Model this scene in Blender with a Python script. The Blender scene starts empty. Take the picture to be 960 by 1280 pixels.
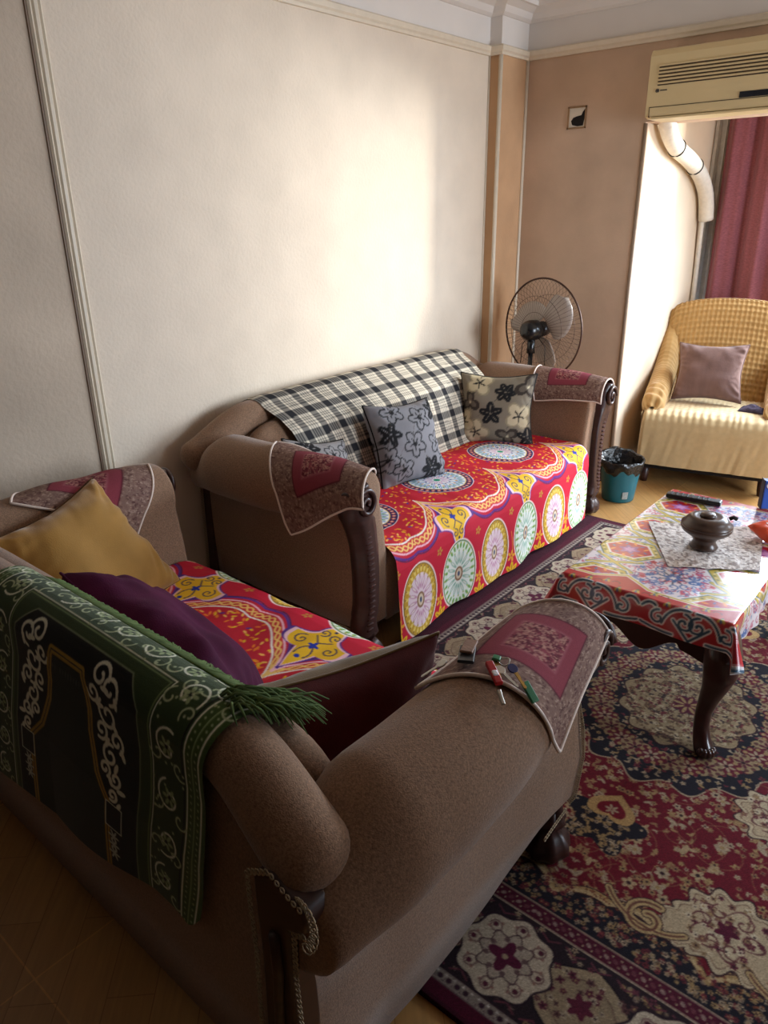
import bpy, bmesh, math, random
import numpy as np
from mathutils import Matrix, Vector
random.seed(7); rng = np.random.default_rng(7)
PI = math.pi
SC = bpy.context.scene; COL = SC.collection

# ------------------------------------------------------------------ camera, world, light, exposure
def cam_matrix(yaw, pit, rol):
    yaw, pit, rol = map(math.radians, (yaw, pit, rol))
    F = Vector((math.sin(yaw)*math.cos(pit), math.cos(yaw)*math.cos(pit), -math.sin(pit)))
    r = Vector((math.cos(yaw), -math.sin(yaw), 0)); d = F.cross(r)
    c, s = math.cos(rol), math.sin(rol)
    R = c*r + s*d; D = -s*r + c*d
    m = Matrix.Identity(4)
    for i in range(3): m[i][0], m[i][1], m[i][2] = R[i], -D[i], -F[i]
    return m
cd = bpy.data.cameras.new('camera'); cam = bpy.data.objects.new('camera', cd); COL.objects.link(cam)
cam.matrix_world = Matrix.Translation((0, 0, 1.6)) @ cam_matrix(-40.374, 22.175, 0.893)
cd.sensor_fit = 'HORIZONTAL'; cd.sensor_width = 36; cd.lens = 917.36/960*36; cd.clip_start = .05
SC.camera = cam
SC.view_settings.view_transform = 'Standard'; SC.view_settings.look = 'None'
SC.view_settings.gamma = 1; SC.view_settings.use_curve_mapping = False
SC.view_settings.exposure = 0.12
W = bpy.data.worlds.new('world'); SC.world = W; W.use_nodes = True
W.node_tree.nodes['Background'].inputs[0].default_value = (.75, .85, 1, 1)
W.node_tree.nodes['Background'].inputs[1].default_value = .25
def area(name, loc, target, sx, sy, power, col, spread=180):
    l = bpy.data.lights.new(name, 'AREA'); l.shape = 'RECTANGLE'; l.size = sx; l.size_y = sy
    l.energy = power; l.color = col; l.spread = math.radians(spread)
    o = bpy.data.objects.new(name, l); COL.objects.link(o); o.location = loc
    o.rotation_euler = (Vector(target)-Vector(loc)).to_track_quat('-Z', 'Y').to_euler()
    return o
# daylight through the alcove window: the bright gap beside the curtain and the rest of the pane
area('sunlit_facade_outside', (1.02, 7.0, 1.75), (-2.3, 3.0, 1.05), .30, 1.3, 225, (1, .95, .84))
area('window_daylight', (-.10, 5.43, 1.5), (-.3, 4.2, .4), 2.0, 1.2, 150, (.72, .86, 1), 150)
# soft fill light added at the right-hand wall, out of frame
area('right_fill_light', (2.32, 3.2, 1.3), (-1.4, 3.5, .9), 1.3, 1.8, 50, (.78, .88, 1), 105)

# ------------------------------------------------------------------ colour / material helpers
def lin(c):
    c = np.asarray(c, float)/255.0
    return np.where(c <= .04045, c/12.92, ((c+.055)/1.055)**2.4)
def L4(c): return (*[float(x) for x in lin(c)], 1)
class NT:
    def __init__(s, name):
        s.m = bpy.data.materials.new(name); s.m.use_nodes = True; s.t = s.m.node_tree
        s.b = s.t.nodes['Principled BSDF']
    def n(s, typ, **kw):
        x = s.t.nodes.new(typ)
        for k, v in kw.items():
            if k.startswith('i_'): x.inputs[k[2:].replace('_', ' ')].default_value = v
            else: setattr(x, k, v)
        return x
    def l(s, a, b): s.t.links.new(a, b)
def mat(name, col=(128, 128, 128), rough=.8, var=.15, scale=30, bump=0, bscale=200, attr=False, metal=0,
        sheen=0, spec=.5, coat=0, stretch=(1, 1, 1), bdist=.01, btype='noise', trans=0):
    """one procedural material: base colour (or the mesh's woven colour attribute) mottled by noise, noise bump"""
    q = NT(name); b = q.b
    tc = q.n('ShaderNodeTexCoord')
    mp = q.n('ShaderNodeMapping'); mp.inputs['Scale'].default_value = stretch
    q.l(tc.outputs['Object'], mp.inputs['Vector'])
    nz = q.n('ShaderNodeTexNoise', i_Scale=scale, i_Detail=4.0); q.l(mp.outputs[0], nz.inputs['Vector'])
    rp = q.n('ShaderNodeMapRange'); rp.inputs[1].default_value = .25; rp.inputs[2].default_value = .75
    rp.inputs[3].default_value = 1-var; rp.inputs[4].default_value = 1+var
    q.l(nz.outputs['Fac'], rp.inputs[0])
    mx = q.n('ShaderNodeMix', data_type='RGBA', blend_type='MULTIPLY'); mx.inputs[0].default_value = 1
    if attr:
        a = q.n('ShaderNodeAttribute', attribute_name='Col'); q.l(a.outputs['Color'], mx.inputs[6])
    else: mx.inputs[6].default_value = L4(col)
    cb = q.n('ShaderNodeCombineColor')
    for i in range(3): q.l(rp.outputs[0], cb.inputs[i])
    q.l(cb.outputs[0], mx.inputs[7]); q.l(mx.outputs[2], b.inputs['Base Color'])
    b.inputs['Roughness'].default_value = rough; b.inputs['Metallic'].default_value = metal
    b.inputs['Specular IOR Level'].default_value = spec
    b.inputs['Sheen Weight'].default_value = sheen; b.inputs['Sheen Roughness'].default_value = .4
    b.inputs['Coat Weight'].default_value = coat; b.inputs['Coat Roughness'].default_value = .15
    b.inputs['Transmission Weight'].default_value = trans
    if bump:
        if btype == 'noise':
            bn = q.n('ShaderNodeTexNoise', i_Scale=bscale, i_Detail=3.0); out = bn.outputs['Fac']
        else:
            bn = q.n('ShaderNodeTexVoronoi', i_Scale=bscale); out = bn.outputs['Distance']
        q.l(mp.outputs[0], bn.inputs['Vector'])
        bp = q.n('ShaderNodeBump', i_Strength=bump, i_Distance=bdist)
        q.l(out, bp.inputs['Height']); q.l(bp.outputs[0], b.inputs['Normal'])
    return q.m

# ------------------------------------------------------------------ mesh helpers
class MB:
    """collects vertices and faces of one part, builds ONE mesh object"""
    def __init__(s): s.V = []; s.F = []; s.C = []; s.n = 0
    def add(s, V, F, C=None):
        V = np.asarray(V, float).reshape(-1, 3)
        s.V.append(V); s.F += [tuple(int(i)+s.n for i in f) for f in F]
        s.C.append(C); s.n += len(V); return s
    def grid(s, P, wu=False, wv=False, C=None, cap=False):
        P = np.asarray(P, float); nu, nv = P.shape[:2]
        F = []
        for i in range(nu if wu else nu-1):
            i2 = (i+1) % nu
            for j in range(nv if wv else nv-1):
                j2 = (j+1) % nv
                F.append((i*nv+j, i2*nv+j, i2*nv+j2, i*nv+j2))
        if cap:   # close the first and last row
            F.append(tuple(range(nv))[::-1]); F.append(tuple((nu-1)*nv+j for j in range(nv)))
        return s.add(P.reshape(-1, 3), F, None if C is None else np.asarray(C).reshape(-1, 3))
    def box(s, x0, x1, y0, y1, z0, z1, M=None):
        V = np.array([(x, y, z) for x in (x0, x1) for y in (y0, y1) for z in (z0, z1)], float)
        if M is not None: V = tf(V, M)
        return s.add(V, [(0, 1, 3, 2), (4, 6, 7, 5), (0, 4, 5, 1), (2, 3, 7, 6), (0, 2, 6, 4), (1, 5, 7, 3)])
    def lathe(s, prof, seg=32, M=None, ribs=0, ribamp=0, cap=True):
        prof = np.asarray(prof, float); th = np.linspace(0, 2*PI, seg, endpoint=False)
        r = prof[:, 0:1]*(1+ribamp*np.cos(ribs*th)[None, :]) if ribs else np.repeat(prof[:, 0:1], seg, 1)
        P = np.stack([r*np.cos(th), r*np.sin(th), np.repeat(prof[:, 1:2], seg, 1)], -1)
        if M is not None: P = tf(P, M)
        return s.grid(P, wv=True, cap=cap)
    def tube(s, pts, rad, seg=10, closed=False, sx=1, up=(0, 0, 1), cap=True):
        pts = np.asarray(pts, float); n = len(pts)
        rad = np.full(n, rad) if np.isscalar(rad) else np.asarray(rad, float)
        T = np.roll(pts, -1, 0)-np.roll(pts, 1, 0) if closed else np.gradient(pts, axis=0)
        T /= np.linalg.norm(T, axis=1)[:, None]+1e-12
        up = np.asarray(up, float)
        if abs(T[0]@up) > .9: up = np.array([1., 0, 0]) if abs(T[0][0]) < .9 else np.array([0, 1., 0])
        A = np.cross(T, up); bad = np.linalg.norm(A, axis=1) < 1e-6; A[bad] = [1, 0, 0]
        A /= np.linalg.norm(A, axis=1)[:, None]
        for i in range(1, n):
            if A[i]@A[i-1] < 0: A[i] *= -1
        B = np.cross(T, A)
        th = np.linspace(0, 2*PI, seg, endpoint=False)
        P = pts[:, None]+rad[:, None, None]*(sx*np.cos(th)[None, :, None]*A[:, None]+np.sin(th)[None, :, None]*B[:, None])
        return s.grid(P, wu=closed, wv=True, cap=cap and not closed)
    def ell(s, c, r, M=None, nu=10, nv=16):
        t = np.linspace(0.001, PI-.001, nu); p = np.linspace(0, 2*PI, nv, endpoint=False)
        P = np.stack([np.sin(t)[:, None]*np.cos(p), np.sin(t)[:, None]*np.sin(p), np.repeat(np.cos(t)[:, None], nv, 1)], -1)
        P = P*np.asarray(r, float)
        if M is not None: P = tf(P, M)
        return s.grid(P+np.asarray(c, float), wv=True, cap=True)
    def prism(s, poly, h0, h1, M=None, axis='z'):
        poly = np.asarray(poly, float); n = len(poly)
        V = np.concatenate([np.c_[poly, np.full(n, h0)], np.c_[poly, np.full(n, h1)]])
        if axis == 'y': V = V[:, [0, 2, 1]]
        if axis == 'x': V = V[:, [2, 0, 1]]
        if M is not None: V = tf(V, M)
        F = [tuple(range(n))[::-1], tuple(range(n, 2*n))]+[(i, (i+1) % n, n+(i+1) % n, n+i) for i in range(n)]
        return s.add(V, F)
    def build(s, name, m, parent=None, smooth=True, bevel=0, base=None, local=False, sub=0, solid=0):
        V = np.concatenate(s.V)
        if parent is not None:
            off = np.zeros(3) if local else np.array(world_loc(parent))
        else:
            off = np.array(base if base is not None else [(V[:, 0].min()+V[:, 0].max())/2, (V[:, 1].min()+V[:, 1].max())/2, V[:, 2].min()])
        V = V-off
        me = bpy.data.meshes.new(name)
        me.from_pydata(V.tolist(), [], s.F)
        if any(c is not None for c in s.C):
            cc = np.concatenate([c if c is not None else np.ones((len(v), 3)) for c, v in zip(s.C, s.V)])
            a = me.color_attributes.new('Col', 'FLOAT_COLOR', 'POINT')
            a.data.foreach_set('color', np.c_[lin(cc), np.ones(len(cc))].astype('f').ravel())
        me.materials.append(m)
        bm = bmesh.new(); bm.from_mesh(me); bmesh.ops.recalc_face_normals(bm, faces=bm.faces); bm.to_mesh(me); bm.free()
        if smooth: me.polygons.foreach_set('use_smooth', [True]*len(me.polygons))
        o = bpy.data.objects.new(name, me); COL.objects.link(o)
        if parent is not None: o.parent = parent
        else: o.location = off
        if bevel:
            d = o.modifiers.new('bevel', 'BEVEL'); d.width = bevel; d.segments = 3; d.limit_method = 'ANGLE'; d.angle_limit = .6
        if solid:
            d = o.modifiers.new('thickness', 'SOLIDIFY'); d.thickness = solid; d.offset = 0
        if sub:
            d = o.modifiers.new('smooth', 'SUBSURF'); d.levels = sub; d.render_levels = sub
        if bevel:
            e = o.modifiers.new('wn', 'WEIGHTED_NORMAL'); e.keep_sharp = True
        return o
def world_loc(o):
    v = Vector(o.location)
    while o.parent: o = o.parent; v = v+Vector(o.location)
    return v
def tf(P, M):
    P = np.asarray(P, float); A = np.array(M)
    return P@A[:3, :3].T+A[:3, 3]
def frame(o, x, y, z=None):
    """4x4 with local axes x, y (made orthogonal), z"""
    x = Vector(x).normalized(); y = Vector(y); y = (y-x*y.dot(x)).normalized(); z = x.cross(y)
    return Matrix(((x[0], y[0], z[0], o[0]), (x[1], y[1], z[1], o[1]), (x[2], y[2], z[2], o[2]), (0, 0, 0, 1)))
def tag(o, label, cat, group=None):
    o['label'] = label; o['category'] = cat
    if group: o['group'] = group
    return o
def thing(name, label, cat, loc=(0, 0, 0), rz=0, group=None):
    o = bpy.data.objects.new(name, None); COL.objects.link(o); o.empty_display_size = .1
    o.location = loc; o.rotation_euler = (0, 0, rz)
    return tag(o, label, cat, group)
def struct(mb, name, m, **kw):
    o = mb.build(name, m, smooth=kw.pop('smooth', False), **kw); o['kind'] = 'structure'; return o
def smoothstep(a, b, x):
    t = np.clip((x-a)/(b-a), 0, 1); return t*t*(3-2*t)
def vnoise(x, y, seed=0):
    """cheap smooth value noise in [-1,1]"""
    r = np.random.default_rng(seed); T = r.uniform(-1, 1, (64, 64))
    xi = np.floor(x).astype(int); yi = np.floor(y).astype(int); fx = x-xi; fy = y-yi
    fx = fx*fx*(3-2*fx); fy = fy*fy*(3-2*fy)
    g = lambda i, j: T[i % 64, j % 64]
    return (g(xi, yi)*(1-fx)+g(xi+1, yi)*fx)*(1-fy)+(g(xi, yi+1)*(1-fx)+g(xi+1, yi+1)*fx)*fy

# ------------------------------------------------------------------ pattern canvas (woven / printed designs, computed)
class Cv:
    def __init__(s, w, h, res, bg):
        s.w, s.h, s.res = w, h, res; s.nx, s.ny = int(round(w/res)), int(round(h/res))
        s.a = np.empty((s.ny, s.nx, 3)); s.a[:] = bg
    def win(s, x0, x1, y0, y1):
        i0 = max(0, int(x0/s.res)-1); i1 = min(s.nx, int(x1/s.res)+2); j0 = max(0, int(y0/s.res)-1); j1 = min(s.ny, int(y1/s.res)+2)
        if i1 <= i0 or j1 <= j0: return None
        X, Y = np.meshgrid((np.arange(i0, i1)+.5)*s.res, (np.arange(j0, j1)+.5)*s.res)
        return (slice(j0, j1), slice(i0, i1)), X, Y
    def put(s, sl, d, col, w=None):
        """d signed distance (<0 inside)"""
        m = np.clip(.5-d/s.res, 0, 1)[..., None]
        s.a[sl] = s.a[sl]*(1-m)+np.asarray(col, float)*m
    def all(s): return s.win(0, s.w, 0, s.h)
    def fill(s, fn, col, x0=0, x1=None, y0=0, y1=None):
        q = s.win(x0, s.w if x1 is None else x1, y0, s.h if y1 is None else y1)
        if q: s.put(q[0], fn(q[1], q[2]), col)
    def rect(s, x0, x1, y0, y1, col):
        s.fill(lambda X, Y: np.maximum(np.maximum(x0-X, X-x1), np.maximum(y0-Y, Y-y1)), col, x0, x1, y0, y1)
    def disc(s, cx, cy, r, col): s.fill(lambda X, Y: np.hypot(X-cx, Y-cy)-r, col, cx-r, cx+r, cy-r, cy+r)
    def ell(s, cx, cy, a, b, ang, col):
        c, n = math.cos(ang), math.sin(ang); R = max(a, b)
        def f(X, Y):
            u = (X-cx)*c+(Y-cy)*n; v = -(X-cx)*n+(Y-cy)*c
            return (np.hypot(u/a, v/b)-1)*min(a, b)
        s.fill(f, col, cx-R, cx+R, cy-R, cy+R)
    def ring(s, cx, cy, r0, r1, col): s.fill(lambda X, Y: np.abs(np.hypot(X-cx, Y-cy)-(r0+r1)/2)-(r1-r0)/2, col, cx-r1, cx+r1, cy-r1, cy+r1)
    def petals(s, cx, cy, r0, r1, n, w, col, ph=0):
        for k in range(n):
            t = ph+2*PI*k/n; rm = (r0+r1)/2
            s.ell(cx+rm*math.cos(t), cy+rm*math.sin(t), (r1-r0)/2, w/2, t, col)
    def dots(s, cx, cy, r, n, rd, col, ph=0):
        for k in range(n):
            t = ph+2*PI*k/n; s.disc(cx+r*math.cos(t), cy+r*math.sin(t), rd, col)
    def rose(s, cx, cy, r, n, amp, col, ph=0, sx=1, sy=1):
        def f(X, Y):
            u, v = (X-cx)/sx, (Y-cy)/sy; t = np.arctan2(v, u)
            return np.hypot(u, v)-r*(1+amp*np.cos(n*(t-ph)))
        R = r*(1+abs(amp)); s.fill(f, col, cx-R*sx, cx+R*sx, cy-R*sy, cy+R*sy)
    def stroke(s, pts, w, col, closed=False):
        pts = np.asarray(pts, float)
        if closed: pts = np.r_[pts, pts[:1]]
        for p, q in zip(pts[:-1], pts[1:]):
            g = s.win(min(p[0], q[0])-w, max(p[0], q[0])+w, min(p[1], q[1])-w, max(p[1], q[1])+w)
            if not g: continue
            sl, X, Y = g; d = q-p; l2 = d@d+1e-12
            t = np.clip(((X-p[0])*d[0]+(Y-p[1])*d[1])/l2, 0, 1)
            s.put(sl, np.hypot(X-p[0]-t*d[0], Y-p[1]-t*d[1])-w/2, col)
    def poly(s, pts, col):
        pts = np.asarray(pts, float)
        g = s.win(pts[:, 0].min(), pts[:, 0].max(), pts[:, 1].min(), pts[:, 1].max())
        if not g: return
        sl, X, Y = g; ins = np.zeros(X.shape, bool); D = np.full(X.shape, 9.)
        n = len(pts)
        for i in range(n):
            p, q = pts[i], pts[(i+1) % n]; d = q-p
            t = np.clip(((X-p[0])*d[0]+(Y-p[1])*d[1])/(d@d+1e-12), 0, 1)
            D = np.minimum(D, np.hypot(X-p[0]-t*d[0], Y-p[1]-t*d[1]))
            if p[1] != q[1]:
                c = ((p[1] > Y) != (q[1] > Y)) & (X < (q[0]-p[0])*(Y-p[1])/(q[1]-p[1])+p[0]); ins ^= c
        s.put(sl, np.where(ins, -D, D), col)
    def speckle(s, amt, seed=1, cell=None):
        r = np.random.default_rng(seed)
        s.a = np.clip(s.a*(1+amt*r.normal(size=s.a.shape[:2])[..., None]), 0, 255)
    def at(s, x, y, wrapx=False, wrapy=False, mirx=False, miry=False):
        if mirx: x = np.where(x > s.w, 2*s.w-x, x)
        if miry: y = np.where(y > s.h, 2*s.h-y, y)
        fx = x/s.res-.5; fy = y/s.res-.5
        i = np.floor(fx).astype(int); j = np.floor(fy).astype(int); fx = (fx-i)[..., None]; fy = (fy-j)[..., None]
        def ix(k): return k % s.nx if wrapx else np.clip(k, 0, s.nx-1)
        def jy(k): return k % s.ny if wrapy else np.clip(k, 0, s.ny-1)
        A = s.a
        return (A[jy(j), ix(i)]*(1-fx)+A[jy(j), ix(i+1)]*fx)*(1-fy)+(A[jy(j+1), ix(i)]*(1-fx)+A[jy(j+1), ix(i+1)]*fx)*fy
def spiral(cx, cy, r, turns, a0, d=1, n=28, r0=.12):
    t = np.linspace(0, 1, n); R = r*(r0+(1-r0)*t); a = a0+d*2*PI*turns*(t-1)
    return np.c_[cx+R*np.cos(a), cy+R*np.sin(a)]
def bez(*p, n=16):
    p = [np.asarray(q, float) for q in p]; t = np.linspace(0, 1, n)[:, None]
    if len(p) == 3: return (1-t)**2*p[0]+2*t*(1-t)*p[1]+t*t*p[2]
    return (1-t)**3*p[0]+3*t*(1-t)**2*p[1]+3*t*t*(1-t)*p[2]+t**3*p[3]
# ------------------------------------------------------------------ materials
def plaster(name, col, var=.06, bump=.25, scale=5, bscale=90):
    return mat(name, col, rough=.75, var=var, scale=scale, bump=bump, bscale=bscale, spec=.3, bdist=.004)
M_wall = plaster('cream_plaster', (228, 212, 192), bump=.45, bscale=75)
M_wall2 = plaster('stippled_plaster', (196, 178, 158), var=.13, bump=.5, scale=3.5, bscale=60)
M_far = plaster('pinkish_tan_plaster', (200, 172, 148), var=.12, scale=4)
M_pillar = plaster('ochre_brown_plaster', (200, 160, 122), var=.1)
M_alc = plaster('peach_cream_plaster', (232, 212, 186), var=.04)
M_white = plaster('off_white_paint', (226, 218, 210), var=.03, bump=.05)
M_trim = mat('cream_gloss_trim', (222, 208, 186), rough=.4, var=.04)
M_trimd = mat('taupe_trim_edge', (140, 118, 98), rough=.5, var=.06)
M_frame = mat('window_aluminium', (190, 190, 188), rough=.35, metal=.6)
M_velvet = mat('taupe_velour', (142, 112, 90), rough=.9, var=.38, scale=230, bump=.3, bscale=420, sheen=.3, spec=.15, bdist=.004)
M_piping = mat('taupe_piping', (140, 110, 90), rough=.9, var=.2, scale=80)
M_wood = mat('dark_mahogany', (54, 27, 22), rough=.42, var=.35, scale=14, stretch=(1, 1, 6), coat=.1)
M_lace = mat('cream_crochet', (172, 154, 126), rough=.95, var=.2, scale=120)
M_bead = mat('worn_mahogany', (60, 30, 24), rough=.7, var=.3, scale=20, spec=.2)
M_dark = mat('black_underlining', (26, 20, 18), rough=.95)
def cloth_mat(name, **k):
    d = dict(attr=True, rough=.85, var=.07, scale=300, bump=.2, bscale=500, spec=.25, bdist=.002); d.update(k)
    return mat(name, **d)

def floor_material():
    q = NT('parquet_tiles'); b = q.b
    tc = q.n('ShaderNodeTexCoord'); mp = q.n('ShaderNodeMapping'); q.l(tc.outputs['Object'], mp.inputs[0])
    mp.inputs['Location'].default_value = (1.28, .0, 0)
    br = q.n('ShaderNodeTexBrick', offset=0.0, squash=1.0); q.l(mp.outputs[0], br.inputs['Vector'])
    for k, v in dict(Scale=1.0).items(): br.inputs[k].default_value = v
    br.inputs['Mortar Size'].default_value = .0022; br.inputs['Brick Width'].default_value = .6; br.inputs['Row Height'].default_value = .6
    br.inputs['Color1'].default_value = (1, 1, 1, 1); br.inputs['Color2'].default_value = (.86, .86, .86, 1); br.inputs['Mortar'].default_value = (1.25, 1.2, 1.1, 1)
    # diagonal planks inside each tile
    m2 = q.n('ShaderNodeMapping'); q.l(tc.outputs['Object'], m2.inputs[0]); m2.inputs['Rotation'].default_value = (0, 0, PI/4)
    b2 = q.n('ShaderNodeTexBrick', offset=0.5); q.l(m2.outputs[0], b2.inputs['Vector'])
    b2.inputs['Scale'].default_value = 1; b2.inputs['Brick Width'].default_value = .42; b2.inputs['Row Height'].default_value = .105; b2.inputs['Mortar Size'].default_value = .0012
    b2.inputs['Color1'].default_value = L4((196, 150, 94)); b2.inputs['Color2'].default_value = L4((186, 138, 82)); b2.inputs['Mortar'].default_value = L4((160, 114, 66))
    m3 = q.n('ShaderNodeMapping'); q.l(m2.outputs[0], m3.inputs[0]); m3.inputs['Scale'].default_value = (3, 40, 1)
    nz = q.n('ShaderNodeTexNoise', i_Scale=1.6, i_Detail=5.0, i_Distortion=.8); q.l(m3.outputs[0], nz.inputs['Vector'])
    rp = q.n('ShaderNodeMapRange'); rp.inputs[3].default_value = .72; rp.inputs[4].default_value = 1.22; q.l(nz.outputs['Fac'], rp.inputs[0])
    cb = q.n('ShaderNodeCombineColor'); [q.l(rp.outputs[0], cb.inputs[i]) for i in range(3)]
    x1 = q.n('ShaderNodeMix', data_type='RGBA', blend_type='MULTIPLY'); x1.inputs[0].default_value = 1
    q.l(b2.outputs['Color'], x1.inputs[6]); q.l(cb.outputs[0], x1.inputs[7])
    x2 = q.n('ShaderNodeMix', data_type='RGBA', blend_type='MULTIPLY'); x2.inputs[0].default_value = 1
    q.l(x1.outputs[2], x2.inputs[6]); q.l(br.outputs['Color'], x2.inputs[7]); q.l(x2.outputs[2], b.inputs['Base Color'])
    b.inputs['Roughness'].default_value = .35
    return q.m

# ------------------------------------------------------------------ the room
XL, XP, YF, XJ, ZC, ZT = -2.56, -2.485, 4.25, -1.752, 2.388, 2.64
YB, XR, YR, YA, XA = -3.6, 2.4, 3.967, 5.5, 1.45
struct(MB().box(XL-.1, XR+.1, YB-.1, YA+.1, -.1, 0), 'floor', floor_material())
struct(MB().box(XL-.1, XR+.1, YB-.1, YF+.2, ZT, ZT+.1), 'ceiling', M_white)
struct(MB().box(XL-.1, XL, 1.371, YA+.1, 0, ZC+.01), 'wall_left', M_wall)
struct(MB().box(XL-.1, XL, YB-.1, 1.371, 0, ZC+.01), 'wall_left_near', M_wall2)
struct(MB().box(XL, XP, YR, YF+.02, 0, ZC+.01), 'wall_corner', M_pillar)
struct(MB().box(XL, XJ, YF, YF+.05, 0, ZC+.01), 'wall_far', M_far)
struct(MB().box(XL, XJ-.004, YF+.05, YA, 0, 2.3), 'wall_alcove_left', M_alc)
struct(MB().box(XJ, XR+.1, YF, YF+.2, 2.025, ZC+.01), 'wall_lintel', M_far)
struct(MB().box(XA, XR+.1, YF, YF+.2, 0, 2.025), 'wall_far_right', M_far)
struct(MB().box(XA, XA+.1, YF+.2, YA, 0, 2.3), 'wall_alcove_right', M_alc)
struct(MB().box(XJ-.1, XA+.1, YF+.2, YA+.1, 2.3, 2.4), 'ceiling_alcove', M_white)
w = MB().box(XJ-.1, -.9, YA, YA+.1, 0, 2.3).box(1.3, XA+.1, YA, YA+.1, 0, 2.3).box(-.9, 1.3, YA, YA+.1, 0, .8).box(-.9, 1.3, YA, YA+.1, 2.2, 2.3)
struct(w, 'wall_alcove_back', M_alc)
fr = MB().box(-.9, 1.3, YA+.02, YA+.07, .8, .85).box(-.9, 1.3, YA+.02, YA+.07, 2.15, 2.2)
for x in (-.9, .17, 1.25): fr.box(x, x+.05, YA+.02, YA+.07, .85, 2.15)
fr = struct(fr, 'window_1', M_frame)
gl = NT('window_glass'); gl.t.nodes.remove(gl.b)
_o = gl.t.nodes['Material Output']; _m = gl.n('ShaderNodeMixShader'); _m.inputs[0].default_value = .06
_tr = gl.n('ShaderNodeBsdfTransparent'); _gs = gl.n('ShaderNodeBsdfGlossy'); _gs.inputs['Roughness'].default_value = .02
gl.l(_tr.outputs[0], _m.inputs[1]); gl.l(_gs.outputs[0], _m.inputs[2]); gl.l(_m.outputs[0], _o.inputs['Surface'])
for x0 in (-.85, .22):
    g = MB().box(x0, x0+1.03, YA+.042, YA+.048, .85, 2.15).build('pane', gl.m, fr, smooth=False)
M_rear = plaster('dark_unseen_wall', (74, 52, 40))  # unseen walls made dark to cut bounced light
_x = np.linspace(-.13, 1.32, 90); _z = np.array([.75, 2.24])
MB().grid([[(x, YA-.03+.012*math.sin(x*60), z) for z in _z] for x in _x]).build('light_mask', M_trimd, fr)  # unseen panel added to mask part of the window and shape its light
struct(MB().box(XR, XR+.1, YB-.1, YF, 0, ZT), 'wall_right', M_rear)
struct(MB().box(XL, XR, YB-.1, YB, 0, ZT), 'wall_rear', M_rear)
fz = MB().box(XL-.1, XL, YB-.1, YF+.2, ZC+.01, ZT).box(XL, XP, YR, YF, ZC+.01, ZT).box(XL, XR+.1, YF, YF+.2, ZC+.01, ZT)
struct(fz, 'trim_1', M_white)          # white frieze above the cornice

def sweep(path, prof):
    """profile (out, z) swept along a plan polyline; out points to the left of travel negated = room side"""
    path = np.asarray(path, float); n = len(path); P = []
    for i in range(n):
        d0 = path[i]-path[i-1] if i else path[1]-path[0]; d1 = path[i+1]-path[i] if i < n-1 else d0
        d0 = d0/np.linalg.norm(d0); d1 = d1/np.linalg.norm(d1)
        n0 = np.array([d0[1], -d0[0]]); n1 = np.array([d1[1], -d1[0]]); m = n0+n1; m = m/(m@n0)
        P.append([(path[i][0]+m[0]*o, path[i][1]+m[1]*o, z) for o, z in prof])
    return MB().grid(P, wv=True, cap=True)
PATH = [(XL, YB), (XL, YR), (XP, YR), (XP, YF), (XR, YF)]
struct(sweep(PATH, [(-.005, ZC), (.016, ZC), (.018, ZC+.012), (.026, ZC+.02), (.03, ZC+.04), (.018, ZC+.048), (-.005, ZC+.05)]), 'trim_2', M_trim, smooth=False)
struct(sweep(PATH, [(-.005, ZT-.07), (.01, ZT-.07), (.03, ZT-.06), (.05, ZT-.035), (.10, ZT-.02), (.12, ZT-.02), (.125, ZT), (-.005, ZT)]), 'trim_3', M_white, smooth=False)
# inner ceiling moulding ring
struct(sweep([(XL+.22, YB), (XL+.22, YF-.22), (XR, YF-.22)], [(0, ZT+.01), (0, ZT-.012), (.02, ZT-.02), (.05, ZT-.012), (.055, ZT+.01)]), 'trim_4', M_white, smooth=False)
# vertical mouldings: the panel moulding on the left wall, pillar beads, alcove edge bead
t = MB(); yy = 1.371
prof = [(-.005, -.024), (.008, -.024), (.014, -.017), (.009, -.010), (.015, -.004), (.015, .006), (.009, .011), (.013, .018), (.008, .024), (-.005, .024)]
P = [[(XL+a, yy+b, z) for a, b in prof] for z in (0, ZC)]
struct(t.grid(P, wv=True, cap=True), 'trim_5', M_trim, smooth=False)
struct(MB().box(XL-.005, XL+.006, yy-.030, yy-.0235, 0, ZC), 'trim_6', M_trimd)
def vbead(name, x, y, r, m, z1=ZC, z0=0): struct(MB().tube([(x, y, z0), (x, y, z1)], r, 10), name, m, smooth=True)
vbead('trim_7', XP, YR, .012, M_trim); vbead('trim_8', XP+.004, YF-.004, .010, M_trim); vbead('trim_9', XL+.003, YR-.003, .006, M_trim)
vbead('trim_10', XJ, YF+.006, .012, M_trimd, 2.02)
struct(MB().box(XJ, XJ+.02, YA-.12, YA-.02, 0, 2.28).box(XJ+.02, XJ+.05, YA-.06, YA-.02, 0, 2.28), 'trim_11', M_frame)
struct(MB().box(XL, XL+.012, YB, YR, 0, .08), 'baseboard_left', M_wood)
struct(MB().box(XP, XJ, YF-.012, YF, 0, .08), 'baseboard_far', M_wood)

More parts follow.
